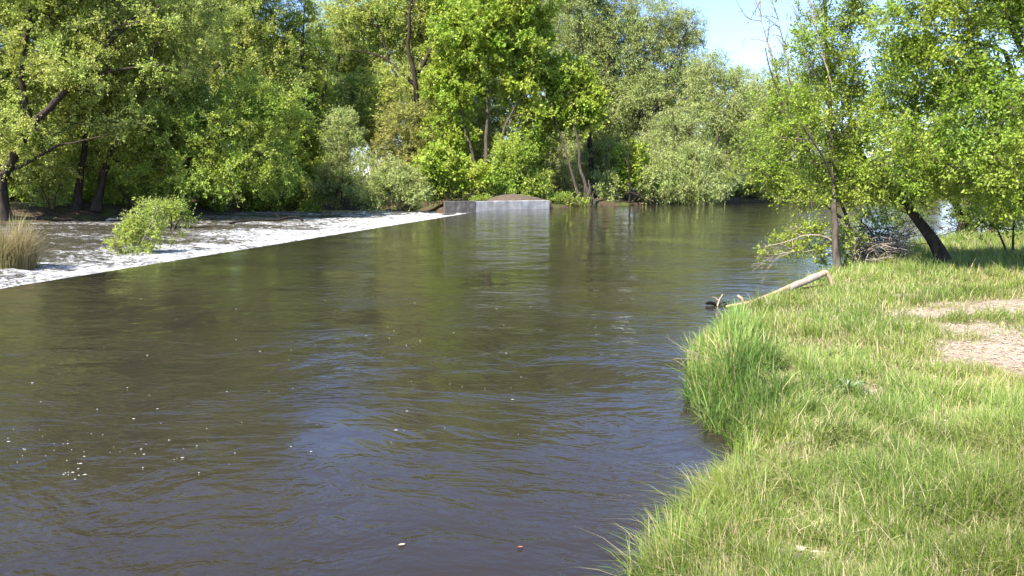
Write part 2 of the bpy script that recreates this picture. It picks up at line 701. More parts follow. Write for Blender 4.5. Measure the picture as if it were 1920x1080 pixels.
m, n, l = new_mat('earth')
co = mapping(n, l, (1, 1, 1))
ab = n.new('ShaderNodeAttribute'); ab.attribute_name = 'bare'
an = n.new('ShaderNodeAttribute'); an.attribute_name = 'nearbank'
n1 = noise(n, l, co, 0.5, 5)
n2 = noise(n, l, co, 5, 6, 0.65)
n3 = noise(n, l, co, 28, 5, 0.7)
litter = ramp(n, [(0.3, (0.035, 0.025, 0.016)), (0.5, (0.085, 0.06, 0.038)), (0.7, (0.17, 0.125, 0.08))])
l.new(n2.outputs['Fac'], litter.inputs['Fac'])
grn = ramp(n, [(0.35, (0.05, 0.075, 0.018)), (0.65, (0.12, 0.15, 0.04))])
l.new(n3.outputs['Fac'], grn.inputs['Fac'])
f1 = ramp(n, [(0.52, (0, 0, 0)), (0.62, (1, 1, 1))])
l.new(n1.outputs['Fac'], f1.inputs['Fac'])
c_far = mix_col(n, l, f1.outputs[0], litter.outputs[0], grn.outputs[0])
thatch = ramp(n, [(0.3, (0.11, 0.10, 0.035)), (0.5, (0.20, 0.18, 0.075)), (0.68, (0.34, 0.29, 0.15))])
l.new(n3.outputs['Fac'], thatch.inputs['Fac'])
soil = ramp(n, [(0.30, (0.24, 0.18, 0.125)), (0.46, (0.40, 0.315, 0.23)), (0.60, (0.53, 0.43, 0.32)), (0.70, (0.66, 0.57, 0.45))])
nsx = noise(n, l, co, 9, 8, 0.72)
l.new(nsx.outputs['Fac'], soil.inputs['Fac'])
c_near = mix_col(n, l, ab.outputs['Fac'], thatch.outputs[0], soil.outputs[0])
cc = mix_col(n, l, an.outputs['Fac'], c_far, c_near)
p = n.new('ShaderNodeBsdfPrincipled')
p.inputs['Roughness'].default_value = 0.95
p.inputs['Specular IOR Level'].default_value = 0.1
l.new(cc, p.inputs['Base Color'])
bp = n.new('ShaderNodeBump')
bp.inputs['Strength'].default_value = 0.7
bp.inputs['Distance'].default_value = 0.11
hh = math_node(n, l, 'ADD', n3.outputs['Fac'], nsx.outputs['Fac'])
l.new(hh, bp.inputs['Height'])
l.new(bp.outputs[0], p.inputs['Normal'])
o = n.new('ShaderNodeOutputMaterial')
l.new(p.outputs[0], o.inputs['Surface'])
M['earth'] = m
bare = bare_mask(GX, GY)
nearb = np.where(near_side(GX, GY) & (GX < 40) & (SD > 0.0), 1.0, 0.0)
tag(mb.build('ground', M['earth'], attrs={'bare': bare.ravel(), 'nearbank': nearb.ravel()}), kind='structure')


# ------------------------------------------------------------------ water above the weir
def water_mat():
    m, n, l = new_mat('river_water')
    co = mapping(n, l, (1, 1, 1))
    # slow swirls bend the finer ripples
    w = n.new('ShaderNodeTexNoise')
    w.inputs['Scale'].default_value = 0.16
    w.inputs['Detail'].default_value = 2
    l.new(co, w.inputs['Vector'])
    vs = n.new('ShaderNodeVectorMath'); vs.operation = 'SCALE'
    vs.inputs['Scale'].default_value = 3.2
    l.new(w.outputs['Color'], vs.inputs[0])
    va = n.new('ShaderNodeVectorMath'); va.operation = 'ADD'
    l.new(co, va.inputs[0]); l.new(vs.outputs[0], va.inputs[1])

    def layer(sx, sy, scale, detail, rough=0.5):
        mp = n.new('ShaderNodeMapping')
        mp.inputs['Scale'].default_value = (sx, sy, 1)
        mp.inputs['Rotation'].default_value = (0, 0, R(18))
        l.new(va.outputs[0], mp.inputs['Vector'])
        return noise(n, l, mp.outputs[0], scale, detail, rough, 0.4).outputs['Fac']
    big = layer(1.0, 0.7, 0.45, 2)
    mid_ = layer(1.5, 0.8, 1.5, 3, 0.55)
    fin = layer(1.4, 0.9, 6.0, 3, 0.55)
    patch = noise(n, l, co, 0.22, 3, 0.6, 0.8)
    pr = ramp(n, [(0.38, (0.15, 0.15, 0.15)), (0.62, (1, 1, 1))])
    l.new(patch.outputs['Fac'], pr.inputs['Fac'])
    h = math_node(n, l, 'MULTIPLY', big, 0.05)
    h2 = math_node(n, l, 'MULTIPLY', math_node(n, l, 'MULTIPLY', mid_, 0.031), math_node(n, l, 'ADD', pr.outputs[0], 0.35))
    h3 = math_node(n, l, 'MULTIPLY', math_node(n, l, 'MULTIPLY', fin, 0.012), pr.outputs[0])
    hs = math_node(n, l, 'ADD', math_node(n, l, 'ADD', h, h2), h3)
    bp = n.new('ShaderNodeBump')
    bp.inputs['Strength'].default_value = 1.0
    bp.inputs['Distance'].default_value = 1.0
    l.new(hs, bp.inputs['Height'])
    silt = noise(n, l, co, 0.12, 4, 0.6, 0.6)
    sr = ramp(n, [(0.35, (0.0245, 0.0195, 0.0150)), (0.65, (0.032, 0.0255, 0.0190))])
    l.new(silt.outputs['Fac'], sr.inputs['Fac'])
    p = n.new('ShaderNodeBsdfPrincipled')
    p.inputs['IOR'].default_value = 1.333
    p.inputs['Roughness'].default_value = 0.015
    l.new(sr.outputs[0], p.inputs['Base Color'])
    l.new(bp.outputs[0], p.inputs['Normal'])
    o = n.new('ShaderNodeOutputMaterial')
    l.new(p.outputs[0], o.inputs['Surface'])
    return m


M['water'] = water_mat()
UW = float(np.linalg.norm(WB - WA))
mb = MB()
us = np.concatenate([np.arange(-60, 85, 1.0), np.arange(85, 500, 12)])
vs_ = np.concatenate([[-0.95, -0.75, -0.55, -0.38, -0.22, -0.1, 0.0, 0.15], np.arange(1, 60, 1.5), np.arange(60, 420, 12)])
Ug, Vg = np.meshgrid(us, vs_)
Zg = np.where(Vg < 0.12, -0.62 * ((0.12 - np.minimum(Vg, 0.12)) / 1.07) ** 1.7, 0.0)
Vg2 = Vg + np.where(Vg < 0.5, 0.05 * (fbm(Ug * 0.8, Vg * 0 + 2, 3) - 0.5), 0)
nu, nv = len(us), len(vs_)
ii, jj = np.meshgrid(np.arange(nu - 1), np.arange(nv - 1))
q = (jj * nu + ii).ravel()
# local x runs along the crest, local -y upstream
mb.add(np.stack([Ug.ravel(), -Vg2.ravel(), Zg.ravel()], 1), np.stack([q, q + nu, q + nu + 1, q + 1], 1))
wo_ = mb.build('river_water', M['water'])
wo_.location = (WA[0], WA[1], 0)
wo_.rotation_euler = (0, 0, WANG)
tag(wo_, kind='structure')


# ------------------------------------------------------------------ foaming water below the weir
def foam_mat():
    m, n, l = new_mat('foaming_water')
    tc = n.new('ShaderNodeTexCoord')
    sp = n.new('ShaderNodeSeparateXYZ')
    l.new(tc.outputs['Object'], sp.inputs[0])
    V = sp.outputs['Y']            # metres below the crest
    U = sp.outputs['X']
    mp = n.new('ShaderNodeMapping'); mp.inputs['Scale'].default_value = (1.3, 0.5, 1)
    mp.inputs['Rotation'].default_value = (0, 0, R(-14))
    l.new(tc.outputs['Object'], mp.inputs['Vector'])
    a = noise(n, l, mp.outputs[0], 1.2, 8, 0.7, 1.2).outputs['Fac']
    b = noise(n, l, mp.outputs[0], 6.5, 6, 0.7, 0.8).outputs['Fac']
    big = noise(n, l, mp.outputs[0], 0.17, 3, 0.5, 0.5).outputs['Fac']
    fall = n.new('ShaderNodeMapRange')
    fall.inputs['From Min'].default_value = 2.0; fall.inputs['From Max'].default_value = 13
    fall.inputs['To Min'].default_value = 0.30; fall.inputs['To Max'].default_value = -0.17
    l.new(V, fall.inputs['Value'])
    along = n.new('ShaderNodeMapRange')
    along.inputs['From Min'].default_value = 8; along.inputs['From Max'].default_value = 44
    along.inputs['To Min'].default_value = -0.07; along.inputs['To Max'].default_value = 0.15
    l.new(U, along.inputs['Value'])
    cen = lambda x, k: math_node(n, l, 'MULTIPLY', math_node(n, l, 'SUBTRACT', x, 0.5), k)
    s = math_node(n, l, 'ADD', fall.outputs[0], along.outputs[0])
    s = math_node(n, l, 'ADD', s, 0.505)
    for x, k in ((a, 1.3), (b, 1.2), (big, 0.7)):
        s = math_node(n, l, 'ADD', s, cen(x, k))
    r = ramp(n, [(0.48, (0, 0, 0)), (0.60, (0.45, 0.45, 0.45)), (0.74, (1, 1, 1))])
    l.new(s, r.inputs['Fac'])
    p = n.new('ShaderNodeBsdfPrincipled')
    p.inputs['IOR'].default_value = 1.333
    fcol = ramp(n, [(0.35, (0.20, 0.18, 0.145)), (0.48, (0.36, 0.35, 0.33)), (0.60, (0.62, 0.62, 0.62))])
    l.new(b, fcol.inputs['Fac'])
    l.new(mix_col(n, l, r.outputs[0], (0.055, 0.045, 0.028), fcol.outputs[0]), p.inputs['Base Color'])
    l.new(math_node(n, l, 'ADD', math_node(n, l, 'MULTIPLY', r.outputs[0], 0.55), 0.08), p.inputs['Roughness'])
    bp = n.new('ShaderNodeBump')
    bp.inputs['Distance'].default_value = 0.25
    bp.inputs['Strength'].default_value = 0.9
    l.new(math_node(n, l, 'ADD', math_node(n, l, 'MULTIPLY', a, 0.6), math_node(n, l, 'MULTIPLY', b, 0.5)), bp.inputs['Height'])
    l.new(bp.outputs[0], p.inputs['Normal'])
    o = n.new('ShaderNodeOutputMaterial')
    l.new(p.outputs[0], o.inputs['Surface'])
    return m


M['foam_water'] = foam_mat()
mb = MB()
us = np.concatenate([np.arange(-60, -4, 1.0), np.arange(-4, 64, 0.22)])
vv = np.concatenate([np.arange(0.45, 26, 0.2), np.arange(26, 60, 1.0), np.arange(60, 300, 12)])
Ug, Vg = np.meshgrid(us, vv)
amp = 0.42 * np.exp(-Vg / 9) + 0.09
Zg = ZD + amp * (fbm(Ug * 1.5 + 3, Vg * 0.8, 4) - 0.5) * 1.6 + 0.10 * np.exp(-((Vg - 2.2) / 1.2) ** 2)
nu, nv = len(us), len(vv)
ii, jj = np.meshgrid(np.arange(nu - 1), np.arange(nv - 1))
q = (jj * nu + ii).ravel()
mb.add(np.stack([Ug.ravel(), Vg.ravel(), Zg.ravel()], 1), np.stack([q, q + 1, q + nu + 1, q + nu], 1))
fo = mb.build('foaming_water', M['foam_water'])
fo.location = (WA[0], WA[1], 0)
fo.rotation_euler = (0, 0, WANG)
tag(fo, kind='structure')


# ------------------------------------------------------------------ concrete retaining wall at the weir's end
def concrete_mat(name, tones):
    m, n, l = new_mat(name)
    co = mapping(n, l, (1, 1, 1))
    a = noise(n, l, co, 1.2, 6, 0.65)
    st = mapping(n, l, (2.2, 2.2, 0.3))
    b = noise(n, l, st, 1.0, 5, 0.7)
    r = ramp(n, list(zip((0.3, 0.55, 0.75), tones)))
    l.new(a.outputs['Fac'], r.inputs['Fac'])
    r2 = ramp(n, [(0.36, (0.5, 0.47, 0.43)), (0.6, (1, 1, 1))])
    l.new(b.outputs['Fac'], r2.inputs['Fac'])
    t = n.new('ShaderNodeMix'); t.data_type = 'RGBA'; t.blend_type = 'MULTIPLY'
    t.inputs[0].default_value = 0.6
    l.new(r.outputs[0], t.inputs[6]); l.new(r2.outputs[0], t.inputs[7])
    p = n.new('ShaderNodeBsdfPrincipled')
    p.inputs['Roughness'].default_value = 0.9
    l.new(t.outputs[2], p.inputs['Base Color'])
    bp = n.new('ShaderNodeBump'); bp.inputs['Strength'].default_value = 0.4; bp.inputs['Distance'].default_value = 0.04
    l.new(a.outputs['Fac'], bp.inputs['Height']); l.new(bp.outputs[0], p.inputs['Normal'])
    o = n.new('ShaderNodeOutputMaterial')
    l.new(p.outputs[0], o.inputs['Surface'])
    return m


M['concrete'] = concrete_mat('old_concrete', [(0.21, 0.21, 0.207), (0.34, 0.34, 0.335), (0.46, 0.455, 0.445)])
M['concrete_dark'] = concrete_mat('dark_concrete', [(0.05, 0.045, 0.04), (0.10, 0.092, 0.082), (0.20, 0.185, 0.165)])  # darker brown-grey tone for the left panel and the footing
wd_ = unit(WALL1 - WALL0)
wn = np.array([wd_[1], -wd_[0]])            # towards the river
WL = float(np.linalg.norm(WALL1 - WALL0))
rg = np.random.default_rng(5)
croot = tag(empty('retaining_wall', (WALL0[0], WALL0[1], 0)), 'low weathered grey concrete retaining wall at the far end of the weir', 'wall')
croot.rotation_euler = (0, 0, math.atan2(wd_[1], wd_[0]))


def wall_panel(x0, x1, z0, z1, th, off):
    mb = MB()
    ns = 16
    xs = np.linspace(x0, x1, ns)
    prof = [(-off, z0), (-off, z1 - 0.05), (-off + 0.05, z1), (-off + th - 0.05, z1), (-off + th, z1 - 0.05), (-off + th, z0)]
    V = []
    for x in xs:
        for (y, z) in prof:
            V.append((x, y + rg.normal(0, 0.006), z + (rg.normal(0, 0.012) if z > z0 else 0)))
    k = len(prof)
    f = [(i * k + j, (i + 1) * k + j, (i + 1) * k + j + 1, i * k + j + 1) for i in range(ns - 1) for j in range(k - 1)]
    mb.add(V, f)
    for i, s in ((0, 1), (ns - 1, -1)):
        mb.add(np.array(V[i * k:(i + 1) * k]), np.array([list(range(k))[::s]]))
    return mb


wall_panel(0, 3.05, -1.3, 0.90, 0.42, 0.04).build('wall_panel', M['concrete_dark'], croot, flat=True)
wall_panel(3.065, WL - 0.0, -1.3, 0.86, 0.40, 0.0).build('wall_panel', M['concrete'], croot, flat=True)
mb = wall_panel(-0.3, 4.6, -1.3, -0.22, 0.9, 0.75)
mb.build('footing', M['concrete_dark'], croot, flat=True)

# dirt mound behind the wall
mb = MB()
cx, cy = 0.3, 84.2
a = np.linspace(-1, 1, 40)
A, B = np.meshgrid(a, a)
rr = np.hypot(A, B)
mz = 0.95 * np.clip(1 - rr, 0, 1) ** 0.75 * (0.75 + 0.5 * fbm(A * 3 + 4, B * 3, 3)) - 0.1
mz = np.where(rr > 1, -0.3, mz)
ii, jj = np.meshgrid(np.arange(39), np.arange(39))
q = (jj * 40 + ii).ravel()
X, Y = cx + A * 3.6, cy + B * 2.8
mb.add(np.stack([X.ravel(), Y.ravel(), (0.72 + mz).ravel()], 1), np.stack([q, q + 1, q + 41, q + 40], 1))
m, n, l = new_mat('mound_dirt')
co = mapping(n, l, (1, 1, 1))
a_ = noise(n, l, co, 3, 6, 0.7)
r = ramp(n, [(0.3, (0.05, 0.035, 0.024)), (0.6, (0.11, 0.08, 0.055)), (0.75, (0.18, 0.135, 0.095))])
l.new(a_.outputs['Fac'], r.inputs['Fac'])
p = n.new('ShaderNodeBsdfPrincipled'); p.inputs['Roughness'].default_value = 0.95
l.new(r.outputs[0], p.inputs['Base Color'])
o = n.new('ShaderNodeOutputMaterial'); l.new(p.outputs[0], o.inputs['Surface'])
tag(mb.build('dirt_mound', m), kind='structure')

# ------------------------------------------------------------------ trees on the far bank
W_ = dict(L=0.27, Wd=0.075, droop=0.55, tw=1.5, up=0.45, ntw=10)
T = {}
T['cw'] = px_tree('cottonwood', 'huge old cottonwood with dark spreading limbs at the left edge of the picture', 'tree', 63, 10,
    [([(10, 418), (6, 335), (60, 240), (140, 150), (215, 70), (300, 10)], 0.46, 0.07), ([(4, 345), (-60, 220), (-110, 80), (-130, -60)], 0.36, 0.08),
     ([(6, 330), (60, 300), (110, 272), (135, 268), (190, 255)], 0.18, 0.05), ([(60, 240), (40, 150), (55, 40), (50, -80)], 0.3, 0.07),
     ([(140, 150), (230, 130), (310, 120)], 0.17, 0.05)],
    [(80, 40, 150, 100), (230, 40, 140, 90), (60, 190, 130, 90), (210, 190, 110, 70), (-120, 150, 150, 180), (110, -90, 190, 80), (-130, -60, 150, 110), (60, 300, 80, 45), (300, 110, 90, 70), (40, -160, 170, 70), (200, -120, 120, 60), (130, 120, 70, 50, -3), (40, 250, 60, 40, -3)],
    'olive', 'bark', 11, dens=2.5, per=250, L=0.17, Wd=0.10)
T['twin'] = px_tree('twin_trunk_tree', 'tree with two dark trunks just right of the huge cottonwood', 'tree', 69, 160,
    [([(145, 408), (150, 335), (162, 240), (170, 140), (160, 60)], 0.34, 0.08), ([(182, 406), (196, 325), (232, 235), (282, 165), (330, 90)], 0.34, 0.07)],
    [(190, 170, 110, 90), (300, 130, 110, 90), (270, 245, 100, 60), (170, 280, 90, 50), (330, 40, 110, 70), (190, 60, 110, 70), (260, -40, 110, 70)],
    'olive', 'bark', 12, dens=2.5, per=230, L=0.17, Wd=0.10)
T['over'] = px_tree('overhanging_tree', 'bushy green tree whose low crown overhangs the foaming water', 'tree', 68, 345,
    [([(345, 402), (345, 320), (400, 250), (470, 215)], 0.32, 0.07), ([(345, 330), (290, 270), (270, 220)], 0.2, 0.06), ([(350, 345), (420, 320), (500, 320)], 0.16, 0.05)],
    [(400, 240, 130, 70), (480, 300, 60, 62, -2), (390, 325, 90, 40, -2), (310, 300, 90, 50), (470, 205, 100, 60), (520, 330, 40, 40, -1)],
    'mid', 'bark', 13, dens=3.4, per=240, L=0.17, Wd=0.105)
T['tall'] = px_tree('tall_tree', 'tall green tree with a thick dark broken limb rising behind the overhanging tree', 'tree', 84, 370,
    [([(370, 392), (352, 230), (345, 130), (350, 20), (345, -80)], 0.5, 0.1), ([(350, 190), (420, 110), (470, 40)], 0.26, 0.07), ([(346, 145), (300, 80), (270, 0)], 0.25, 0.07)],
    [(370, 40, 110, 70), (450, 80, 100, 90), (330, -50, 130, 60), (440, -20, 90, 60), (280, 60, 90, 80), (420, 170, 90, 60), (500, 150, 60, 70), (380, -140, 120, 80), (480, -90, 70, 60)],
    'olive', 'bark', 14, dens=2.5, per=190, L=0.19, Wd=0.11)
T['slim'] = px_tree('slim_poplar', 'slim bright poplar with a loose pointed crown beside the patch of sky', 'tree', 88, 575,
    [([(575, 390), (572, 250), (568, 120), (570, 10)], 0.26, 0.05), ([(573, 270), (535, 170), (520, 60)], 0.18, 0.04), ([(574, 260), (605, 190), (615, 130)], 0.14, 0.04)],
    [(570, 70, 34, 75), (545, 170, 55, 70), (600, 200, 45, 60), (520, 70, 45, 75), (580, 270, 60, 60), (600, 120, 25, 40)],
    'mid', 'bark', 15, dens=3.6, per=120)
T['pale'] = px_tree('pale_cottonwood', 'tall pale cottonwood with a bare dark fork against the sky left of the bright maple', 'tree', 96, 775,
    [([(775, 388), (780, 230), (778, 150), (765, 80), (770, 0), (775, -70)], 0.55, 0.12), ([(778, 160), (730, 115), (690, 98), (650, 95)], 0.24, 0.06), ([(778, 150), (810, 90), (850, 20)], 0.3, 0.08),
     ([(770, 175), (735, 130), (720, 80), (700, 20)], 0.22, 0.06)],
    [(700, 30, 75, 48), (770, 30, 80, 60), (850, 20, 80, 60), (660, 60, 40, 35), (790, -60, 120, 50), (730, 100, 40, 30), (840, 110, 50, 50)],
    'olive', 'bark', 16, dens=3.4, per=150)
T['maple'] = px_tree('bright_maple', 'large bright yellow-green maple standing behind the concrete wall', 'tree', 87, 905,
    [([(900, 390), (888, 300), (865, 215), (850, 120)], 0.3, 0.07), ([(912, 390), (930, 290), (962, 205), (1005, 165)], 0.3, 0.07), ([(903, 388), (912, 260), (915, 130), (925, 20)], 0.32, 0.07),
     ([(895, 330), (840, 300), (800, 290)], 0.14, 0.04)],
    [(910, 60, 95, 65), (850, 150, 65, 55), (975, 130, 55, 65), (850, 255, 52, 42), (830, 315, 45, 38, -3), (890, 330, 45, 30, -3), (955, 300, 40, 34), (1000, 215, 35, 35), (950, -10, 85, 50), (1000, 60, 40, 45), (815, 320, 40, 40, -4), (860, 20, 50, 40), (930, -80, 70, 50)],
    'bright', 'bark_grey', 17, dens=3.3, per=140, L=0.30, Wd=0.21, tw=0.9)
T['leaner'] = px_tree('leaning_maple', 'smaller bright maple on two leaning trunks at the water right of the concrete wall', 'tree', 89, 1098,
    [([(1112, 390), (1088, 320), (1085, 270), (1066, 200), (1060, 140)], 0.25, 0.06), ([(1090, 390), (1068, 310), (1050, 250), (1030, 190)], 0.2, 0.05)],
    [(1065, 155, 55, 45), (1090, 215, 40, 40), (1040, 210, 40, 35), (1015, 260, 30, 28), (1110, 180, 25, 30), (1030, 130, 30, 30)],
    'bright', 'bark_grey', 18, dens=5.0, per=140, L=0.30, Wd=0.2, tw=0.85)
T['wa'] = px_tree('tall_willow', 'tall grey-green willow rising just behind the leaning maple', 'tree', 103, 1110,
    [([(1110, 388), (1105, 250), (1090, 120), (1085, 20)], 0.45, 0.08), ([(1105, 230), (1135, 140), (1150, 60)], 0.25, 0.06)],
    [(1085, 40, 55, 70), (1130, 90, 45, 70), (1075, 130, 45, 60), (1140, 190, 50, 60), (1060, -30, 60, 50), (1120, -10, 40, 45), (1160, 290, 50, 60), (1110, 310, 60, 50)],
    'willow', 'bark', 19, dens=3.4, per=170, **W_)
T['wb'] = px_tree('wide_willow', 'broad willow with plumes of grey-green foliage next to the open sky', 'tree', 104, 1215,
    [([(1215, 386), (1212, 250), (1205, 140), (1215, 40)], 0.5, 0.08), ([(1212, 250), (1250, 150), (1280, 70), (1300, 40)], 0.3, 0.05), ([(1213, 270), (1290, 200), (1320, 170)], 0.24, 0.05),
     ([(1212, 240), (1180, 150), (1170, 80)], 0.24, 0.05)],
    [(1215, 50, 50, 60), (1285, 55, 38, 40), (1255, 110, 45, 50), (1185, 120, 50, 60), (1300, 150, 40, 45), (1220, 180, 70, 50), (1170, 210, 45, 50), (1290, 210, 60, 45), (1170, 30, 30, 40)],
    'willow', 'bark', 20, dens=3.6, per=170, **W_)
T['wc'] = px_tree('round_willow', 'rounded pale willow bulging low over the far waterline', 'tree', 97, 1300,
    [([(1300, 386), (1290, 320), (1270, 260), (1260, 210)], 0.4, 0.07), ([(1300, 384), (1320, 320), (1350, 250), (1370, 180)], 0.35, 0.06), ([(1300, 360), (1345, 330), (1385, 290)], 0.2, 0.05)],
    [(1265, 270, 58, 50), (1355, 200, 68, 60), (1290, 320, 75, 48, -3), (1350, 300, 60, 50), (1240, 330, 38, 36, -2), (1380, 250, 45, 45), (1330, 140, 45, 35), (1310, 355, 60, 24, -4)],
    'willow', 'bark', 21, dens=4.2, per=170, **W_)
T['bush'] = px_tree('maple_sapling', 'small bright green maple sapling at the water between the two willows', 'tree', 93, 1180,
    [([(1180, 390), (1182, 350), (1178, 310), (1180, 280)], 0.12, 0.04), ([(1184, 388), (1200, 360), (1205, 340)], 0.1, 0.03)],
    [(1178, 300, 28, 32), (1190, 335, 30, 22), (1165, 335, 20, 20)],
    'bright', 'bark', 22, dens=7, per=150, L=0.26, Wd=0.18, tw=0.7)
T['wd'] = px_tree('distant_willow', 'distant hazy green willow where the river bends out of sight', 'tree', 112, 1440,
    [([(1440, 384), (1435, 300), (1425, 200), (1420, 140)], 0.4, 0.07), ([(1437, 310), (1475, 230), (1500, 180)], 0.25, 0.05)],
    [(1420, 190, 55, 60), (1470, 240, 60, 70), (1410, 290, 50, 60), (1500, 190, 55, 55), (1460, 330, 70, 40, -3), (1400, 345, 40, 28, -3)],
    'olive', 'bark', 23, dens=3.6, per=160, **W_)

# shrubs of the far bank
S_ = dict(tw=0.9, spacing=0.6, tip_r=0.014)
shrubs = [
    ('grey_willow_shrub', 'grey-green willow shrub, tallest of the shrubs left of the bright maple', 83, 645, [(640, 260, 38, 55), (660, 330, 45, 45), (620, 340, 35, 40)], 'willow', 31, dict(L=0.22, Wd=0.08)),
    ('leafy_shrub', 'pale leafy shrub trailing into the foam left of the concrete wall', 80, 735, [(735, 345, 55, 36), (700, 365, 40, 22), (775, 365, 40, 22)], 'willow', 32, dict(L=0.22, Wd=0.1)),
    ('russet_shrub', 'reddish-brown budding shrub behind the pale leafy shrub', 90, 770, [(760, 230, 50, 50), (790, 290, 45, 45), (730, 290, 40, 40)], 'russet', 33, dict(L=0.2, Wd=0.1)),
    ('green_thicket', 'fresh green thicket behind the earth bank right of the overhanging tree', 86, 575, [(570, 320, 60, 45), (540, 270, 50, 60), (605, 350, 45, 28), (520, 350, 40, 26)], 'mid', 34, dict(L=0.24, Wd=0.14)),
    ('mixed_shrub', 'olive shrub under the pale cottonwood fork', 93, 700, [(690, 220, 50, 60), (660, 190, 40, 50), (720, 180, 40, 50)], 'olive', 35, dict(L=0.22, Wd=0.12)),
    ('dry_shrub', 'half-dry brownish shrub between the dirt mound and the leaning maple', 92, 1045, [(1050, 335, 35, 36), (1025, 345, 30, 28)], 'russet', 36, dict(L=0.2, Wd=0.1, per=80)),
    ('low_shrub', 'low dark-green herb bed right of the concrete wall', 85.5, 1058, [(1045, 374, 20, 11), (1070, 377, 20, 9), (1090, 379, 14, 7)], 'mid', 37, dict(L=0.22, Wd=0.1, dens=9)),
    ('waterside_shrub', 'dark green bush hanging over the rapids behind the lone shrub', 55, 325, [(318, 398, 30, 18), (345, 404, 20, 14), (296, 394, 20, 16)], 'mid', 38, dict(L=0.15, Wd=0.08, dens=14)),
    ('shade_shrub', 'shaded undergrowth bush beneath the twin trunk tree', 72, 245, [(240, 370, 40, 22), (275, 380, 34, 20), (215, 340, 34, 24)], 'mid', 39, dict(L=0.2, Wd=0.11)),
    ('dark_thicket', 'dark thicket behind the dirt mound below the bright maple', 95, 985, [(985, 300, 45, 45), (960, 340, 40, 30), (1010, 350, 35, 25)], 'mid', 40, dict(L=0.24, Wd=0.13)),
    ('bank_shrub', 'small green shrub rooted on the left bank below the cottonwood limb', 67, 95, [(90, 370, 30, 22), (70, 340, 26, 24), (115, 345, 22, 20)], 'olive', 41, dict(L=0.18, Wd=0.1)),
    ('river_bend_shrub', 'yellowish shrub at the waterline below the distant willow', 106, 1390, [(1390, 355, 40, 20), (1430, 360, 40, 16), (1360, 360, 30, 16)], 'olive', 42, dict(L=0.24, Wd=0.1)),
    ('maple_shrub', 'light green shrub filling the foot of the bright maple', 84, 850, [(845, 352, 45, 20), (905, 355, 30, 16), (810, 358, 30, 16)], 'mid', 43, dict(L=0.24, Wd=0.13, dens=4.5)),
    ('bank_bush', 'green bush at the waterline between leaning maple and round willow', 92, 1225, [(1225, 360, 26, 20), (1140, 350, 28, 26), (1215, 335, 22, 22)], 'willow', 44, dict(L=0.22, Wd=0.1)),
]
for name, label, D, bx, lb, lm, seed, kw in shrubs:
    k = dict(S_)
    k.update(kw)
    k.setdefault('dens', 7)
    k.setdefault('per', 140)
    lo_y = max(y + ry for _, y, _, ry in lb)
    stems = []
    bz = 0.6 if D > 60 else -0.3
    by = 335 + (3 - bz) * F / D
    for j, (x, y, rx, ry) in enumerate(lb):
        stems.append(([(bx + (j - 1) * 6, by), (bx + (x - bx) * 0.5, by + (y - by) * 0.55), (x, y)], 0.07, 0.025))
    T[name] = px_tree(name, label, 'shrub', D, bx, stems, lb, lm, 'bark', seed, base_z=bz, **k)

for k, (px, D, s_) in enumerate([(905, 82.6, 0.55), (1000, 84.5, 0.6), (965, 88, 0.9), (1020, 87.5, 0.8)]):
    p_ = at_depth(px, 372, D)
    copy_thing(T['low_shrub' if k != 2 else 'dark_thicket'], (p_[0], D, 0.75), 1.3 * k + 0.4, s_, 'small green bush growing on the earth around the dirt mound behind the wall', 'bushes around the dirt mound')

# second and third rows: copies of the bank trees, standing behind them
back = [('tall', 112, 120), ('wb', 110, 260), ('maple', 118, 430), ('slim', 118, 500), ('tall', 130, 640), ('wb', 140, 700), ('cw', 125, 880), ('wa', 124, 1000), ('slim', 125, 1150), ('wc', 128, 1230),
        ('wc', 135, 1330), ('wc', 124, 1540), ('wd', 126, 1600), ('wd', 122, 1720), ('wc', 126, 1830), ('wa', 128, 1930), ('tall', 104, -90), ('cw', 100, -230), ('wc', 140, 1060), ('wc', 118, 590), ('wc', 116, 330), ('wd', 118, 820), ('wc', 110, 200), ('wd', 108, 40)]
for k, (src, D, px) in enumerate(back):
    p_ = at_depth(px, 380, D)
    s = 1.0 + 0.3 * ((k * 37) % 10) / 10
    if 600 < px < 720:
        s = 0.95
    if 1300 < px < 1500:
        s = 0.7
    if px > 1500:
        s = 0.55
    copy_thing(T[src], (p_[0], D, 0.9), k * 1.7, s, 'green tree of the second row, half hidden behind the trees along the far bank', 'trees behind the front row of the far bank')

under = [('shade_shrub', 74, 20), ('green_thicket', 80, 70), ('shade_shrub', 76, 130), ('green_thicket', 84, 190), ('shade_shrub', 78, 225), ('green_thicket', 79, 300), ('leafy_shrub', 86, 380),
         ('shade_shrub', 83, 430), ('green_thicket', 88, 490), ('mixed_shrub', 92, 550), ('shade_shrub', 88, 600), ('green_thicket', 76, -60), ('mixed_shrub', 86, 120), ('mixed_shrub', 90, 340)]
for k, (src, D, px) in enumerate(under):
    p_ = at_depth(px, 380, D)
    copy_thing(T[src], (p_[0], D, float(ground_z(p_[0], D))), k * 2.1, 0.8 + 0.06 * ((k * 5) % 7), 'low green bush of the undergrowth in the shade of the trees beyond the rapids', 'undergrowth beneath the trees beyond the rapids')
for k, (src, D, px) in enumerate([('river_bend_shrub', 114, 1530), ('bank_bush', 114, 1610), ('river_bend_shrub', 115, 1690), ('bank_bush', 116, 1770)]):
    p_ = at_depth(px, 380, D)
    copy_thing(T[src], (p_[0], D + 3, 0.4), k * 2.1, 1.2, 'distant bush along the far waterline seen between the near trunks', 'distant bushes along the far waterline')

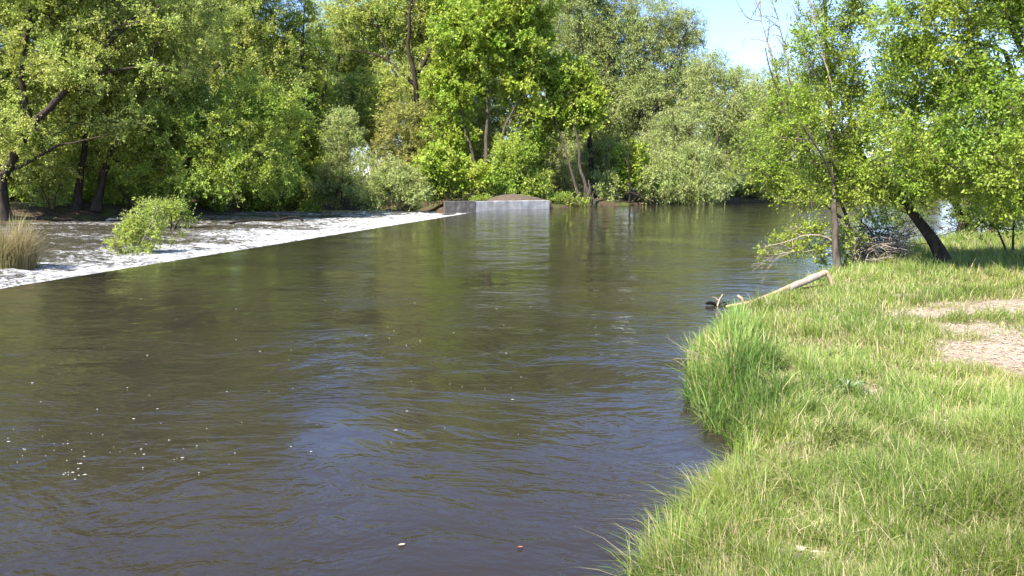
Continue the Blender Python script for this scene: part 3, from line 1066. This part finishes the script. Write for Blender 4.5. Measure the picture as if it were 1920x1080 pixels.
# ------------------------------------------------------------------ trees on the near right bank
N_ = dict(spacing=0.35, tip_r=0.009, twig_r=0.004, tw=0.55, ntw=10, twmat='twig')
px_tree('upright_tree', 'slender upright tree with a thin straight trunk at the waters edge by the log', 'tree', 22.6, 1568,
    [([(1570, 506), (1566, 420), (1563, 340), (1558, 230), (1552, 120), (1546, 0), (1540, -120)], 0.105, 0.035), ([(1563, 340), (1540, 290), (1500, 230)], 0.04, 0.012)],
    [(1505, 70, 35, 50), (1590, 50, 45, 50, 0.9), (1570, 150, 60, 50, 1.1), (1515, 210, 50, 40), (1600, 240, 50, 40, 1.1), (1530, 310, 55, 36, 1.0), (1600, 330, 45, 34, 1.1), (1545, -60, 70, 60, 0.6), (1475, 260, 40, 30), (1585, 110, 50, 65, 1.0), (1522, 110, 34, 50, 0.6), (1560, 20, 50, 50, 0.9)],
    'near', 'bark_grey', 51, base_z=0.48, dens=18, per=230, L=0.08, Wd=0.04, **N_,
    dead_px=[([(1560, 160), (1530, 60), (1515, -30)], 0.02, -0.3), ([(1556, 200), (1520, 120), (1500, 40), (1490, -30)], 0.018, 0.2)])
px_tree('river_leaning_tree', 'loose pale-leaved tree with bare dead top twigs leaning left over the river', 'tree', 26.5, 1600,
    [([(1602, 478), (1585, 400), (1540, 320), (1490, 240), (1450, 150), (1435, 90)], 0.07, 0.015), ([(1590, 420), (1530, 370), (1470, 340), (1420, 320)], 0.05, 0.015)],
    [(1450, 200, 50, 45), (1480, 280, 70, 55), (1430, 320, 45, 45), (1520, 230, 55, 50), (1500, 360, 60, 35), (1560, 300, 50, 50), (1400, 280, 25, 25), (1470, 140, 35, 35)],
    'near', 'bark_grey', 52, base_z=0.4, dens=19, per=210, L=0.085, Wd=0.042, **N_,
    dead_px=[([(1470, 190), (1445, 100), (1425, 20), (1432, -60)], 0.03, 0), ([(1490, 200), (1470, 90), (1455, 20), (1440, -20)], 0.025, 0.4), ([(1500, 240), (1480, 160), (1470, 70)], 0.02, -0.3)])
px_tree('slanted_tree', 'tree on a dark slanted trunk leaning up-left out of the shaded grass', 'tree', 23.2, 1778,
    [([(1782, 500), (1735, 430), (1700, 385), (1665, 345), (1620, 290), (1590, 220)], 0.20, 0.05), ([(1690, 375), (1700, 300), (1720, 220), (1710, 130)], 0.11, 0.03), ([(1665, 345), (1610, 330), (1570, 340)], 0.06, 0.02)],
    [(1625, 270, 65, 50, 0.8), (1690, 200, 70, 60, -1.5), (1640, 340, 55, 30), (1720, 290, 60, 50, -2), (1600, 385, 40, 25), (1660, 400, 40, 20, 1.5), (1740, 330, 50, 40, -2), (1610, 180, 50, 50, 1.2), (1700, 110, 60, 60), (1740, 370, 45, 28), (1650, 365, 45, 25), (1590, 340, 45, 40), (1800, 330, 50, 40)],
    'near', 'bark', 53, base_z=0.55, dens=18, per=220, L=0.082, Wd=0.043, **N_)
px_tree('canopy_tree', 'big bright broad-crowned tree filling the upper right corner', 'tree', 20.5, 1990,
    [([(1995, 525), (1985, 400), (1975, 280), (1960, 170), (1950, 60)], 0.28, 0.07), ([(1978, 290), (1920, 200), (1885, 100), (1830, 80), (1760, 60)], 0.13, 0.03), ([(1982, 340), (1930, 270), (1860, 250), (1800, 250)], 0.1, 0.025),
     ([(1965, 200), (1900, 60), (1850, -30)], 0.12, 0.03), ([(1985, 390), (1920, 350), (1860, 350)], 0.08, 0.02)],
    [(1760, 60, 85, 60), (1870, 40, 90, 70), (1800, 150, 90, 60), (1900, 170, 90, 60), (1780, 240, 75, 50), (1870, 290, 90, 55), (1820, -60, 130, 60), (1960, -20, 120, 80), (1690, 30, 60, 55), (2010, 250, 90, 90), (1900, 370, 60, 45), (1850, 340, 55, 35), (1990, 380, 70, 40), (1800, 300, 60, 40), (1720, 130, 60, 50)],
    'near', 'bark_grey', 54, base_z=0.6, dens=18, per=230, L=0.088, Wd=0.046, **N_)
px_tree('shade_tree', 'dark stemmed tree standing back in the shade on the right bank', 'tree', 37, 1800,
    [([(1815, 452), (1800, 410), (1785, 370), (1760, 330), (1740, 250)], 0.22, 0.06), ([(1800, 410), (1830, 350), (1850, 280)], 0.15, 0.04), ([(1860, 450), (1870, 380), (1900, 300)], 0.18, 0.05)],
    [(1740, 270, 60, 60), (1830, 250, 70, 60), (1680, 320, 60, 45), (1780, 190, 80, 60), (1900, 300, 80, 60), (1860, 370, 50, 35), (1650, 220, 60, 60), (1930, 200, 80, 80), (1780, 340, 70, 30), (1690, 365, 60, 22), (1830, 400, 50, 25), (1600, 330, 50, 40)],
    'near', 'bark', 55, base_z=0.6, dens=8, per=190, L=0.11, Wd=0.055, spacing=0.5, tip_r=0.012, twig_r=0.006, tw=0.7)
px_tree('bank_elder', 'low sunlit leafy bush above the shaded grass at the right edge', 'shrub', 25.5, 1890,
    [([(1895, 478), (1870, 430), (1840, 395)], 0.05, 0.015), ([(1900, 478), (1900, 430), (1905, 390)], 0.05, 0.015), ([(1905, 478), (1950, 430), (1980, 400)], 0.05, 0.015)],
    [(1840, 395, 42, 26), (1895, 400, 45, 30), (1960, 400, 50, 40), (1870, 425, 45, 15), (1810, 375, 30, 18)],
    'near', 'bark', 56, base_z=0.6, dens=15, per=180, L=0.075, Wd=0.055, **N_)
px_tree('drooping_shrub', 'straggly half-bare shrub drooping over the water left of the upright trunk', 'shrub', 23.6, 1590,
    [([(1600, 492), (1565, 455), (1520, 440), (1470, 455), (1435, 462)], 0.05, 0.012), ([(1600, 492), (1570, 470), (1540, 475), (1500, 470)], 0.035, 0.01), ([(1605, 490), (1600, 440), (1560, 410)], 0.035, 0.01)],
    [(1462, 460, 36, 16), (1510, 458, 36, 22), (1545, 478, 30, 18), (1600, 480, 24, 18), (1500, 428, 26, 14), (1590, 450, 30, 24), (1550, 430, 30, 20)],
    'near', 'dead', 57, base_z=0.4, dens=34, per=120, L=0.075, Wd=0.045, spacing=0.25, tip_r=0.006, twig_r=0.004, tw=0.38, ntw=9,
    dead_px=[([(1500, 470), (1450, 480), (1412, 508)], 0.012, -0.4), ([(1600, 490), (1540, 440), (1490, 425)], 0.018, 0.3), ([(1480, 475), (1450, 490), (1428, 530)], 0.007, -0.2)])


def brush(name, label, cat, D, seed, strokes, mat='dead', n=60, box=None, r=0.008, base_z=0.45):
    rg = np.random.default_rng(seed)
    b = at_depth(strokes[0][0][0][0], 400, D)
    base = np.array([b[0], D, base_z])
    root = MB()
    for pl, r0 in strokes:
        bare_branch(root, np.array([at_depth(x, y, D + rg.uniform(-0.5, 0.5)) for x, y in pl]) - base, r0, rg, 0, 6)
    if box:
        x0, x1, y0, y1 = box
        for k in range(n):
            x, y = rg.uniform(x0, x1), rg.uniform(y0, y1)
            a = at_depth(x, y, D + rg.uniform(-0.9, 0.9)) - base
            a[2] = max(a[2], 0.02)
            d = unit(rg.normal(0, 1, 3) * (1, 0.8, 0.55)) * rg.uniform(0.3, 1.0)
            c = curve(np.array([a, a + d * 0.5 + rg.normal(0, 0.06, 3), a + d]), 0.15, rg, 0.01)
            c[:, 2] = np.maximum(c[:, 2], 0.0)
            tube(root, c, np.linspace(r * rg.uniform(0.6, 1.6), r * 0.35, len(c)), 4, cap=False)
    o = root.build(name, M[mat])
    o.location = base
    return tag(o, label, cat)


brush('brush_pile', 'tangle of dead grey branches on the bank right of the upright trunk', 'brush pile', 24.2, 61,
      [([(1660, 495), (1630, 455), (1600, 425)], 0.03), ([(1675, 490), (1640, 470), (1605, 450)], 0.03), ([(1650, 490), (1625, 440), (1628, 380)], 0.016), ([(1690, 470), (1710, 430), (1725, 400)], 0.014)], n=230, box=(1595, 1700, 440, 492), r=0.012)
brush('dry_brush', 'low brownish dry brush at the water behind the slanted trunk', 'brush', 38, 62,
      [([(1700, 462), (1740, 448), (1815, 428)], 0.05), ([(1720, 462), (1760, 440), (1800, 420)], 0.03)], n=260, box=(1675, 1830, 415, 452), r=0.012, base_z=0.0)
brush('dark_brush', 'dark leafless thicket between the upright trunk and the slanted trunk', 'brush', 25.5, 63,
      [([(1640, 480), (1600, 450), (1575, 420)], 0.035), ([(1650, 482), (1625, 440), (1600, 380)], 0.025), ([(1655, 482), (1620, 460), (1580, 455)], 0.03)], mat='bark', n=300, box=(1580, 1690, 425, 488), r=0.013)


# ------------------------------------------------------------------ log, driftwood
def log(name, label, pts, r0, r1, mat, knots=(), cat='log'):
    rg = np.random.default_rng(71)
    pts = np.asarray(pts)
    base = pts[0].copy()
    c = curve(pts - base, 0.12, rg, r0 * 0.06)
    mb = MB()
    t = np.linspace(0, 1, len(c))
    tube(mb, c, (r0 + (r1 - r0) * t) * rg.uniform(0.94, 1.06, len(c)), 10)
    o = mb.build(name, M[mat])
    o.location = base
    return tag(o, label, cat), base


l0, l1, l2, l3 = on_level(1548, 511, 0.72), on_level(1490, 537, 0.45), on_level(1420, 562, 0.22), on_level(1362, 575, 0.03)
lg, lb0 = log('fallen_log', 'barkless pale fallen log sloping from the grass down into the river', [l0, l1 + (0.05, 0.1, 0.03), l2 + (-0.04, -0.08, 0.0), l3], 0.08, 0.036, 'stripped')
mb = MB()
rg = np.random.default_rng(72)
# bark left on the log's middle and the splintered stub at its top end
c = curve(np.array([l0 + (l1 - l0) * 0.25, l0 + (l1 - l0) * 0.6, l1 + (l2 - l1) * 0.15]) - lb0, 0.12, rg) + np.array([0.012, -0.02, 0.01])
tube(mb, c, np.linspace(0.082, 0.070, len(c)), 10)
mb.build('bark', M['dead'], lg)
mb = MB()
tube(mb, np.array([l0 - lb0, l0 - lb0 + (0.10, -0.02, -0.12), l0 - lb0 + (0.19, -0.05, -0.42)]), [0.072, 0.05, 0.028], 7)
mb.build('stub', M['stripped'], lg)
mb = MB()
kk = l2 + (l3 - l2) * 0.45 - lb0
tube(mb, np.array([kk, kk + (-0.05, 0, 0.12), kk + (-0.14, 0.02, 0.17)]), [0.04, 0.035, 0.03], 6)
mb.build('stub', M['stripped'], lg)

d0 = on_level(1345, 574, 0)
mb = MB()
for k in range(9):
    a = rg.uniform(0, 6.28)
    e = np.array([math.cos(a) * 0.28, math.sin(a) * 0.25, rg.uniform(-0.02, 0.16)])
    tube(mb, curve(np.array([(0, 0, -0.02), e * 0.5 + rg.normal(0, 0.03, 3), e]), 0.06, rg), np.linspace(0.03, 0.008, len(curve(np.array([(0, 0, -0.02), e * 0.5, e]), 0.06, rg))) if False else 0.018, 5)
dr = tag(mb.build('driftwood', M['wet_wood']), 'small dark snag of driftwood in the water off the tip of the log', 'driftwood')
dr.location = d0
mb = MB()
tube(mb, np.array([(0, 0, 0), (0.05, 0, 0.17), (0.13, 0.02, 0.28)]), [0.025, 0.02, 0.014], 6)
tube(mb, np.array([(0.03, 0, 0.13), (-0.06, 0.02, 0.2), (-0.13, 0, 0.22)]), [0.02, 0.016, 0.012], 6)
mb.build('pale_twig', M['stripped'], dr)

# dark branch stranded in the foam
D_ = 3.3 * F / (415 - 335.0)
mb = MB()
b0 = at_depth(520, 416, D_)
rel = lambda x, y, dd=0.0: at_depth(x, y, D_ + dd) - b0
tube(mb, curve(np.array([rel(430, 422), rel(480, 416), rel(520, 416), rel(545, 411), rel(560, 412), rel(568, 418)]), 0.3, rg, 0.02), 0.09, 7)
tube(mb, np.array([rel(525, 414), rel(520, 407), rel(514, 404)]), [0.08, 0.09, 0.07], 6)
br = tag(mb.build('stranded_branch', M['wet_wood']), 'dark crooked branch stranded in the white foam below the weir', 'branch')
br.location = b0 + np.array([0, 0, 0.16])

# driftwood on the left shore
for k, (x0, y0, x1, y1, D, lab) in enumerate([(200, 414, 292, 404, 66, 'long weathered driftwood limb lying at the foot of the twin trunk tree'),
                                              (95, 418, 175, 412, 65, 'dark driftwood limb on the shore nearest the cottonwood trunk'), ]):
    P0, P1 = at_depth(x0, y0, D), at_depth(x1, y1, D + 1)
    mb = MB()
    mm = (P0 + P1) / 2 + (0, 0, 0.1)
    bare_branch(mb, np.array([P0, mm, P1]) - P0, 0.13, np.random.default_rng(80 + k), 1, 4)
    o = tag(mb.build('driftwood_limb', M['dead' if k == 0 else 'bark']), lab, 'driftwood')
    o.location = P0

# pale exposed roots of the leaning maple belong to it
mb = MB()
lm = T['leaner']
for k in range(6):
    x = rg.uniform(1090, 1114)
    P0 = at_depth(x * 0.5 + 1100 * 0.5, 345 + rg.uniform(-8, 8), 88.3)
    P1 = at_depth(x + rg.uniform(-4, 10), 388, 87.4)
    c = curve(np.array([P0, (P0 + P1) / 2 + rg.normal(0, 0.2, 3), P1]) - np.array(lm.location), 0.4, rg, 0.05)
    tube(mb, c, np.linspace(0.07, 0.035, len(c)), 5)
mb.build('roots', M['bark_grey'], lm)


# ------------------------------------------------------------------ grass
def blade_mesh(mb, P, h, w, ang, bend, rg, rnd, mat=0, twist=None):
    N = len(P)
    ld = np.stack([np.cos(ang), np.sin(ang), np.zeros(N)], 1)
    wa = ang + math.pi / 2 + rg.normal(0, 0.7, N)
    wdv = np.stack([np.cos(wa), np.sin(wa), np.zeros(N)], 1)
    vs = []
    for t, wt_ in ((0, 0.8), (0.4, 1.0), (0.75, 0.62)):
        c = P + ld * (h * bend * t ** 2)[:, None]
        c[:, 2] += h * (t - 0.42 * np.minimum(bend, 1.3) * t ** 2.4)
        vs += [c - wdv * (w * wt_ * 0.5)[:, None], c + wdv * (w * wt_ * 0.5)[:, None]]
    c = P + ld * (h * bend)[:, None]
    c[:, 2] += h * (1 - 0.42 * np.minimum(bend, 1.3))
    vs.append(c)
    V = np.stack(vs, 1).reshape(-1, 3)
    b = np.arange(N)[:, None] * 7
    fq = np.concatenate([b + np.array([[0, 1, 3, 2]]), b + np.array([[2, 3, 5, 4]])], 1).reshape(-1, 4)
    ft = (b + np.array([[4, 5, 6]])).reshape(-1, 3)
    n0 = mb.n
    mb.add(V, fq, mat, np.repeat(rnd, 2))
    mb.n = n0
    mb.v.append(np.zeros((0, 3)))
    mb.f.append(ft + n0)
    mb.m.append(np.full(len(ft), mat))
    mb.r.append(np.asarray(rnd, float))
    mb.n = n0 + len(V)


M['grass'] = leaf_mat('grass_blade', (0.06, 0.12, 0.018), (0.185, 0.262, 0.044), (0.35, 0.40, 0.11), (0.54, 0.46, 0.26), trans=0.35, spec=0.12, rough=0.55)
M['sedge'] = leaf_mat('sedge_blade', (0.06, 0.125, 0.026), (0.16, 0.26, 0.05), (0.34, 0.41, 0.12), (0.5, 0.42, 0.2), trans=0.35, spec=0.18, rough=0.5)
M['reed'] = leaf_mat('dry_reed', (0.20, 0.19, 0.06), (0.32, 0.27, 0.12), (0.46, 0.38, 0.20), trans=0.3)

rg = np.random.default_rng(91)
NB = 520000
yy = np.exp(rg.uniform(math.log(4.2), math.log(46), NB))
hw = 0.72 * yy + 1.5
xx = rg.uniform(0, 1, NB) * hw
sd_ = river_sd(xx, yy)
bm = bare_mask(xx, yy)
ok = (sd_ > 0.02) & near_side(xx, yy) & (rg.random(NB) > bm * 0.965)
clump = fbm(xx * 2.2, yy * 2.2, 3)
thin = fbm(xx * 0.7 + 40, yy * 0.7, 3)
ok &= rg.random(NB) < np.clip(0.5 + 2.6 * (clump - 0.33), 0.30, 1)
xx, yy, sd_, bm, clump, thin = [a[ok] for a in (xx, yy, sd_, bm, clump, thin)]
N = len(xx)
P = np.stack([xx, yy, ground_z(xx, yy, sd_) - 0.01], 1)
shade = smooth(20.5, 23.5, yy) * smooth(0.40, 0.47, xx / yy)
h = (0.17 + 0.60 * np.clip(clump - 0.28, 0, 0.5)) * rg.uniform(0.55, 1.35, N) * (0.75 + 0.8 * (thin - 0.4)) * (1 - 0.6 * bm) * (1 - 0.45 * smooth(1.9, 0.0, np.hypot((xx - BARE[0][0][0]) / 1.3, (yy - BARE[0][0][1] + 1.2) / 1.9))) * (1 + 0.6 * shade)
h *= 1 + 0.8 * np.exp(-sd_ / 0.3)
h *= np.where(rg.random(N) < 0.04, 1.6, 1.0)
h = np.minimum(h, 0.62)
LA, LBp = on_level(1548, 511, 0.72)[:2], on_level(1362, 575, 0.03)[:2]      # grass stays low beside the log
lt = np.clip(((xx - LA[0]) * (LBp - LA)[0] + (yy - LA[1]) * (LBp - LA)[1]) / ((LBp - LA) @ (LBp - LA)), 0, 1)
h *= 0.3 + 0.7 * smooth(0.2, 1.7, np.hypot(xx - LA[0] - lt * (LBp - LA)[0], yy - LA[1] - lt * (LBp - LA)[1]))
w = 0.0036 * (yy / 6) ** 0.75 * rg.uniform(0.5, 1.6, N) * 1.28
fa = fbm(xx * 0.55 + 11, yy * 0.55, 2) * 9.0
ang = fa + rg.normal(0, 1.5, N)
bend = np.clip(rg.gamma(2.2, 0.28, N) + 0.35 * (fbm(xx * 0.8 + 70, yy * 0.8, 2) - 0.4), 0.05, 1.6)
hue = fbm(xx * 0.6 + 90, yy * 0.6, 3)
rnd = np.clip(rg.beta(2, 2, N) * 0.55 + 0.6 * (hue - 0.5) + 0.22, 0, 0.84)
straw = rg.random(N) < 0.19 + 0.22 * smooth(0.45, 0.7, 1 - clump) * (1 - shade) + 0.25 * bm
rnd = np.where(straw, rg.uniform(0.9, 1.0, N), rnd)
mb = MB()
blade_mesh(mb, P, h, w, ang, bend, rg, rnd)
tag(mb.build('grass', M['grass']), kind='stuff')

# straw and dead leaves on the bare earth
NL = 16000
ky = np.exp(rg.uniform(math.log(4.5), math.log(24), NL))
kx = rg.random(NL) * 0.75 * ky
sdl = river_sd(kx, ky)
okl = (sdl > 0.2) & ((bare_mask(kx, ky) > 0.25) | (rg.random(NL) < 0.25))
kx, ky, sdl = kx[okl], ky[okl], sdl[okl]
PL_ = np.stack([kx, ky, ground_z(kx, ky, sdl) + 0.006], 1)
a = rg.uniform(0, 6.28, len(kx))
Dl = np.stack([np.cos(a), np.sin(a), rg.normal(0, 0.12, len(kx))], 1)
M['litter'] = leaf_mat('dead_leaf', (0.22, 0.15, 0.09), (0.40, 0.31, 0.2), (0.62, 0.54, 0.42), trans=0.1)
mb = MB()
leaves(mb, PL_, Dl, 0.075, 0.03, rg, 3.0)
tag(mb.build('leaf_litter', M['litter']), kind='stuff')


mb = MB()
ico = np.array([(1, 0, 0), (0.3, 0.9, 0.1), (-0.8, 0.5, 0), (-0.7, -0.6, 0.1), (0.4, -0.9, 0), (0.1, 0, 0.8)])
for k in range(420):
    j = rg.integers(0, 4)
    c, rx, ry = BARE[j]
    x, y = c[0] + rg.normal(0, 0.55) * rx, c[1] + rg.normal(0, 0.55) * ry
    if bare_mask(x, y) < 0.4:
        continue
    s_ = 0.012 + 0.03 * rg.random() ** 3
    a = rg.uniform(0, 6.28)
    ca, sa = math.cos(a), math.sin(a)
    V = ico * rg.uniform(0.7, 1.2, (6, 3)) * (s_, s_ * 0.8, s_ * 0.7)
    V = np.stack([V[:, 0] * ca - V[:, 1] * sa + x, V[:, 0] * sa + V[:, 1] * ca + y, V[:, 2] + float(ground_z(x, y))], 1)
    mb.add(V, [(0, 1, 5), (1, 2, 5), (2, 3, 5), (3, 4, 5), (4, 0, 5)])
tag(mb.build('pebbles', M['pebble'] if 'pebble' in M else M['litter']), kind='stuff')


def sedge(name, label, cat, spots, n, hgt, w, mat, seed, zfun=None, bend=0.5, spread=1.0):
    """a clump: spots = (x, y, radius) in world metres"""
    rg = np.random.default_rng(seed)
    base = np.array([spots[0][0], spots[0][1], 0.0])
    Ps = []
    tot = sum(s[2] ** 2 for s in spots)
    for x, y, r in spots:
        k = max(30, int(n * r * r / tot))
        a = rg.uniform(0, 6.28, k)
        rr = r * np.sqrt(rg.random(k))
        Ps.append(np.stack([x + rr * np.cos(a), y + rr * np.sin(a), np.zeros(k)], 1))
    Pp = np.vstack(Ps)
    Pp[:, 2] = (np.maximum(ground_z(Pp[:, 0], Pp[:, 1]), -0.1) if zfun is None else zfun)
    N = len(Pp)
    ctr = Pp[:, :2].mean(0)
    dv = Pp[:, :2] - ctr
    ang = np.arctan2(dv[:, 1], dv[:, 0]) + rg.normal(0, 0.9, N)
    tuft = fbm(Pp[:, 0] * 3 + seed, Pp[:, 1] * 3, 2)
    hh = hgt * rg.uniform(0.5, 1.25, N) * (0.6 + 0.8 * tuft)
    mb = MB()
    blade_mesh(mb, Pp - base, hh, w * rg.uniform(0.7, 1.4, N), ang, np.clip(rg.gamma(2.2, bend / 2.2, N), 0.03, 1.6), rg,
               np.where(rg.random(N) < 0.09, 1.0, np.clip(rg.beta(1.6, 1.6, N) * 0.7 + (tuft - 0.5) * 0.6 + 0.15, 0, 0.86)))
    o = mb.build(name, M[mat])
    o.location = base
    return tag(o, label, cat)


def edge_spots(pxs, r):
    return [(*on_level(x, y, 0.15)[:2], r * k) for (x, y, k) in pxs]


sedge('sedge_clump', 'largest blue-green sedge clump jutting into the river below the log', 'sedge',
      edge_spots([(1345, 705, 1), (1335, 670, 1), (1360, 745, 1), (1385, 780, 1), (1350, 640, 1), (1395, 720, 1.1), (1385, 670, 1), (1415, 770, 0.8), (1412, 812, 0.7), (1325, 730, 0.7)], 0.42), 5600, 0.58, 0.0125, 'sedge', 101)
sedge('sedge_clump', 'yellow-green sedge clump at the water directly under the lower half of the log', 'sedge',
      edge_spots([(1400, 600, 1), (1430, 590, 1), (1380, 615, 0.9), (1455, 580, 0.9), (1365, 632, 0.8)], 0.45), 2000, 0.22, 0.010, 'sedge', 102)
sedge('sedge_clump', 'spiky sedge tuft with upright blades midway between the largest clump and the bottom edge', 'sedge',
      edge_spots([(1318, 955, 1), (1345, 925, 1), (1375, 905, 0.9), (1300, 975, 0.8)], 0.20), 620, 0.50, 0.010, 'sedge', 103, bend=0.4)
sedge('sedge_clump', 'lowest sedge clump fanning over the water at the bottom of the bank', 'sedge',
      edge_spots([(1225, 1060, 1), (1250, 1030, 1), (1275, 1005, 0.9), (1240, 1090, 1), (1290, 1060, 1)], 0.19), 900, 0.46, 0.009, 'sedge', 104)
DR = 3.4 * F / 168.0
r0_ = at_depth(15, 503, DR)
sedge('dry_reed_clump', 'tall straw-coloured reed clump in the rapids at the left edge', 'reeds',
      [(r0_[0], DR, 0.55), (r0_[0] + 0.45, DR + 0.3, 0.4), (r0_[0] - 0.6, DR + 0.1, 0.6), (r0_[0] - 1.2, DR + 0.4, 0.6)], 3000, 2.0, 0.017, 'reed', 105, zfun=ZD - 0.1, bend=0.35)

# lone willow shrub in the rapids
DS = 3.45 * F / 138.0
M['shrubleaf'] = leaf_mat('island_leaf', (0.19, 0.26, 0.04), (0.34, 0.42, 0.07), (0.48, 0.54, 0.16), trans=0.42)
px_tree('island_shrub', 'lone bright green willow shrub growing out of the rapids', 'shrub', DS, 245,
    [([(240, 478), (232, 450), (215, 425)], 0.02, 0.008), ([(245, 478), (255, 435), (262, 390)], 0.025, 0.008), ([(250, 478), (275, 435), (298, 385)], 0.025, 0.008), ([(235, 478), (215, 460), (200, 445)], 0.02, 0.008), ([(255, 478), (285, 450), (300, 435)], 0.02, 0.008)],
    [(250, 445, 28, 18), (260, 414, 18, 22), (222, 450, 15, 12), (285, 420, 22, 22), (292, 392, 12, 18), (232, 462, 26, 8), (264, 392, 8, 14), (248, 430, 20, 18), (275, 462, 20, 8)],
    'shrubleaf', 'dead', 106, base_z=ZD - 0.05, dens=46, per=72, L=0.14, Wd=0.055, tw=0.45, spacing=0.3, tip_r=0.006, twig_r=0.004, ntw=6, outk=0.8)
px_tree('island_sprig', 'thin leafy sprig standing alone in the foam right of the lone shrub', 'shrub', DS + 1.5, 338,
    [([(338, 462), (340, 445), (342, 422)], 0.012, 0.005), ([(336, 462), (328, 450), (322, 440)], 0.01, 0.005)],
    [(341, 435, 5, 14), (328, 448, 9, 8)],
    'shrubleaf', 'dead', 107, base_z=ZD - 0.05, dens=45, per=40, L=0.11, Wd=0.04, tw=0.28, spacing=0.2, tip_r=0.005, twig_r=0.004, ntw=5)

# broad-leaved weed in the grass
wp = on_level(1592, 712, 0.55)
wz = float(ground_z(wp[0], wp[1]))
M['weed'] = leaf_mat('weed_leaf', (0.14, 0.20, 0.09), (0.20, 0.27, 0.13), (0.28, 0.35, 0.19), trans=0.25)


def broad_leaf(mb, ang, L, Wd, rise):
    n = 7
    t = np.linspace(0, 1, n)
    c = np.stack([np.cos(ang) * L * t, np.sin(ang) * L * t, rise * np.sin(t * 2.2) * L], 1)
    s = np.array([-math.sin(ang), math.cos(ang), 0])
    wt2 = Wd * np.sin(np.pi * np.clip(t * 0.92 + 0.06, 0, 1)) ** 0.8
    V = np.concatenate([c - s * wt2[:, None] / 2 + (0, 0, 0.012), c, c + s * wt2[:, None] / 2 + (0, 0, 0.012)])
    f = [(i, i + 1, n + i + 1, n + i) for i in range(n - 1)] + [(n + i, n + i + 1, 2 * n + i + 1, 2 * n + i) for i in range(n - 1)]
    mb.add(V, f, 0, np.full(len(f), rg.random()))


wr = tag(empty('broadleaf_weed', (wp[0], wp[1], wz)), 'grey-green broad-leaved weed in the middle of the grass bank', 'weed')
for k in range(13):
    mb = MB()
    broad_leaf(mb, k * 2.4 + rg.normal(0, 0.2), rg.uniform(0.16, 0.27), rg.uniform(0.04, 0.06), rg.uniform(0.3, 1.0))
    mb.build('leaf', M['weed'], wr)

# dead twigs sticking out over the water above the largest sedge clump
tb = on_level(1312, 672, 0.3)
mb = MB()
for e in ((-0.5, 0.2, 0.30), (-0.42, -0.1, 0.02), (-0.3, 0.3, 0.12)):
    bare_branch(mb, np.array([(0.25, 0, -0.05), np.array(e) * 0.5, np.array(e)]), 0.006, rg, 1, 3)
tw_ = tag(mb.build('dead_twigs', M['dead']), 'spray of thin dead twigs poking over the water from the largest sedge clump', 'twigs')
tw_.location = tb


# floating leaves and foam flecks
def float_leaf(px, py, mat, label, ang, L):
    mb = MB()
    broad_leaf(mb, ang, L, L * 0.5, 0.03)
    o = tag(mb.build('floating_leaf', mat), label, 'leaf')
    o.location = on_level(px, py, 0.006)


M['leaf_tan'] = leaf_mat('tan_leaf', (0.5, 0.40, 0.25), (0.6, 0.5, 0.32), (0.7, 0.6, 0.4), trans=0.1)
M['leaf_red'] = leaf_mat('red_leaf', (0.25, 0.09, 0.06), (0.3, 0.11, 0.07), (0.35, 0.14, 0.09), trans=0.1)
float_leaf(747, 1024, M['leaf_tan'], 'pale tan leaf floating on the dark water near the bottom edge', 0.3, 0.055)
float_leaf(970, 1028, M['leaf_red'], 'small reddish leaf floating on the dark water, right of the tan one', 0.1, 0.045)

mb = MB()
pts = []
for k in range(85):
    px, py = rg.uniform(-40, 1000), 560 + 330 * rg.random() ** 1.3
    pts.append((px, py, 0.0025 + 0.009 * rg.random() ** 2.5))
for k in range(30):
    pts.append((rg.normal(150, 110), rg.normal(845, 14) - 0.0, 0.002 + 0.007 * rg.random() ** 2))
for k in range(10):
    pts.append((rg.normal(140, 30), rg.normal(880, 12), rg.uniform(0.003, 0.010)))
for px, py, r in pts:
    c = on_level(px, py, 0.004)
    k = 7
    a = np.arange(k) * 2 * math.pi / k
    rr = r * rg.uniform(0.5, 1.2, k)
    V = np.stack([c[0] + rr * np.cos(a) * 2.2 + rr * np.sin(a) * 0.5, c[1] + rr * np.sin(a) * 1.2, np.full(k, 0.004)], 1)
    V = np.vstack([V, [c[0], c[1], 0.010]])
    mb.add(V, [(q, (q + 1) % k, k) for q in range(k)])
m, n, l = new_mat('foam_fleck')
p = n.new('ShaderNodeBsdfPrincipled')
p.inputs['Base Color'].default_value = (0.38, 0.38, 0.35, 1)
p.inputs['Roughness'].default_value = 0.7
o = n.new('ShaderNodeOutputMaterial'); l.new(p.outputs[0], o.inputs['Surface'])
tag(mb.build('foam_flecks', m), kind='stuff')
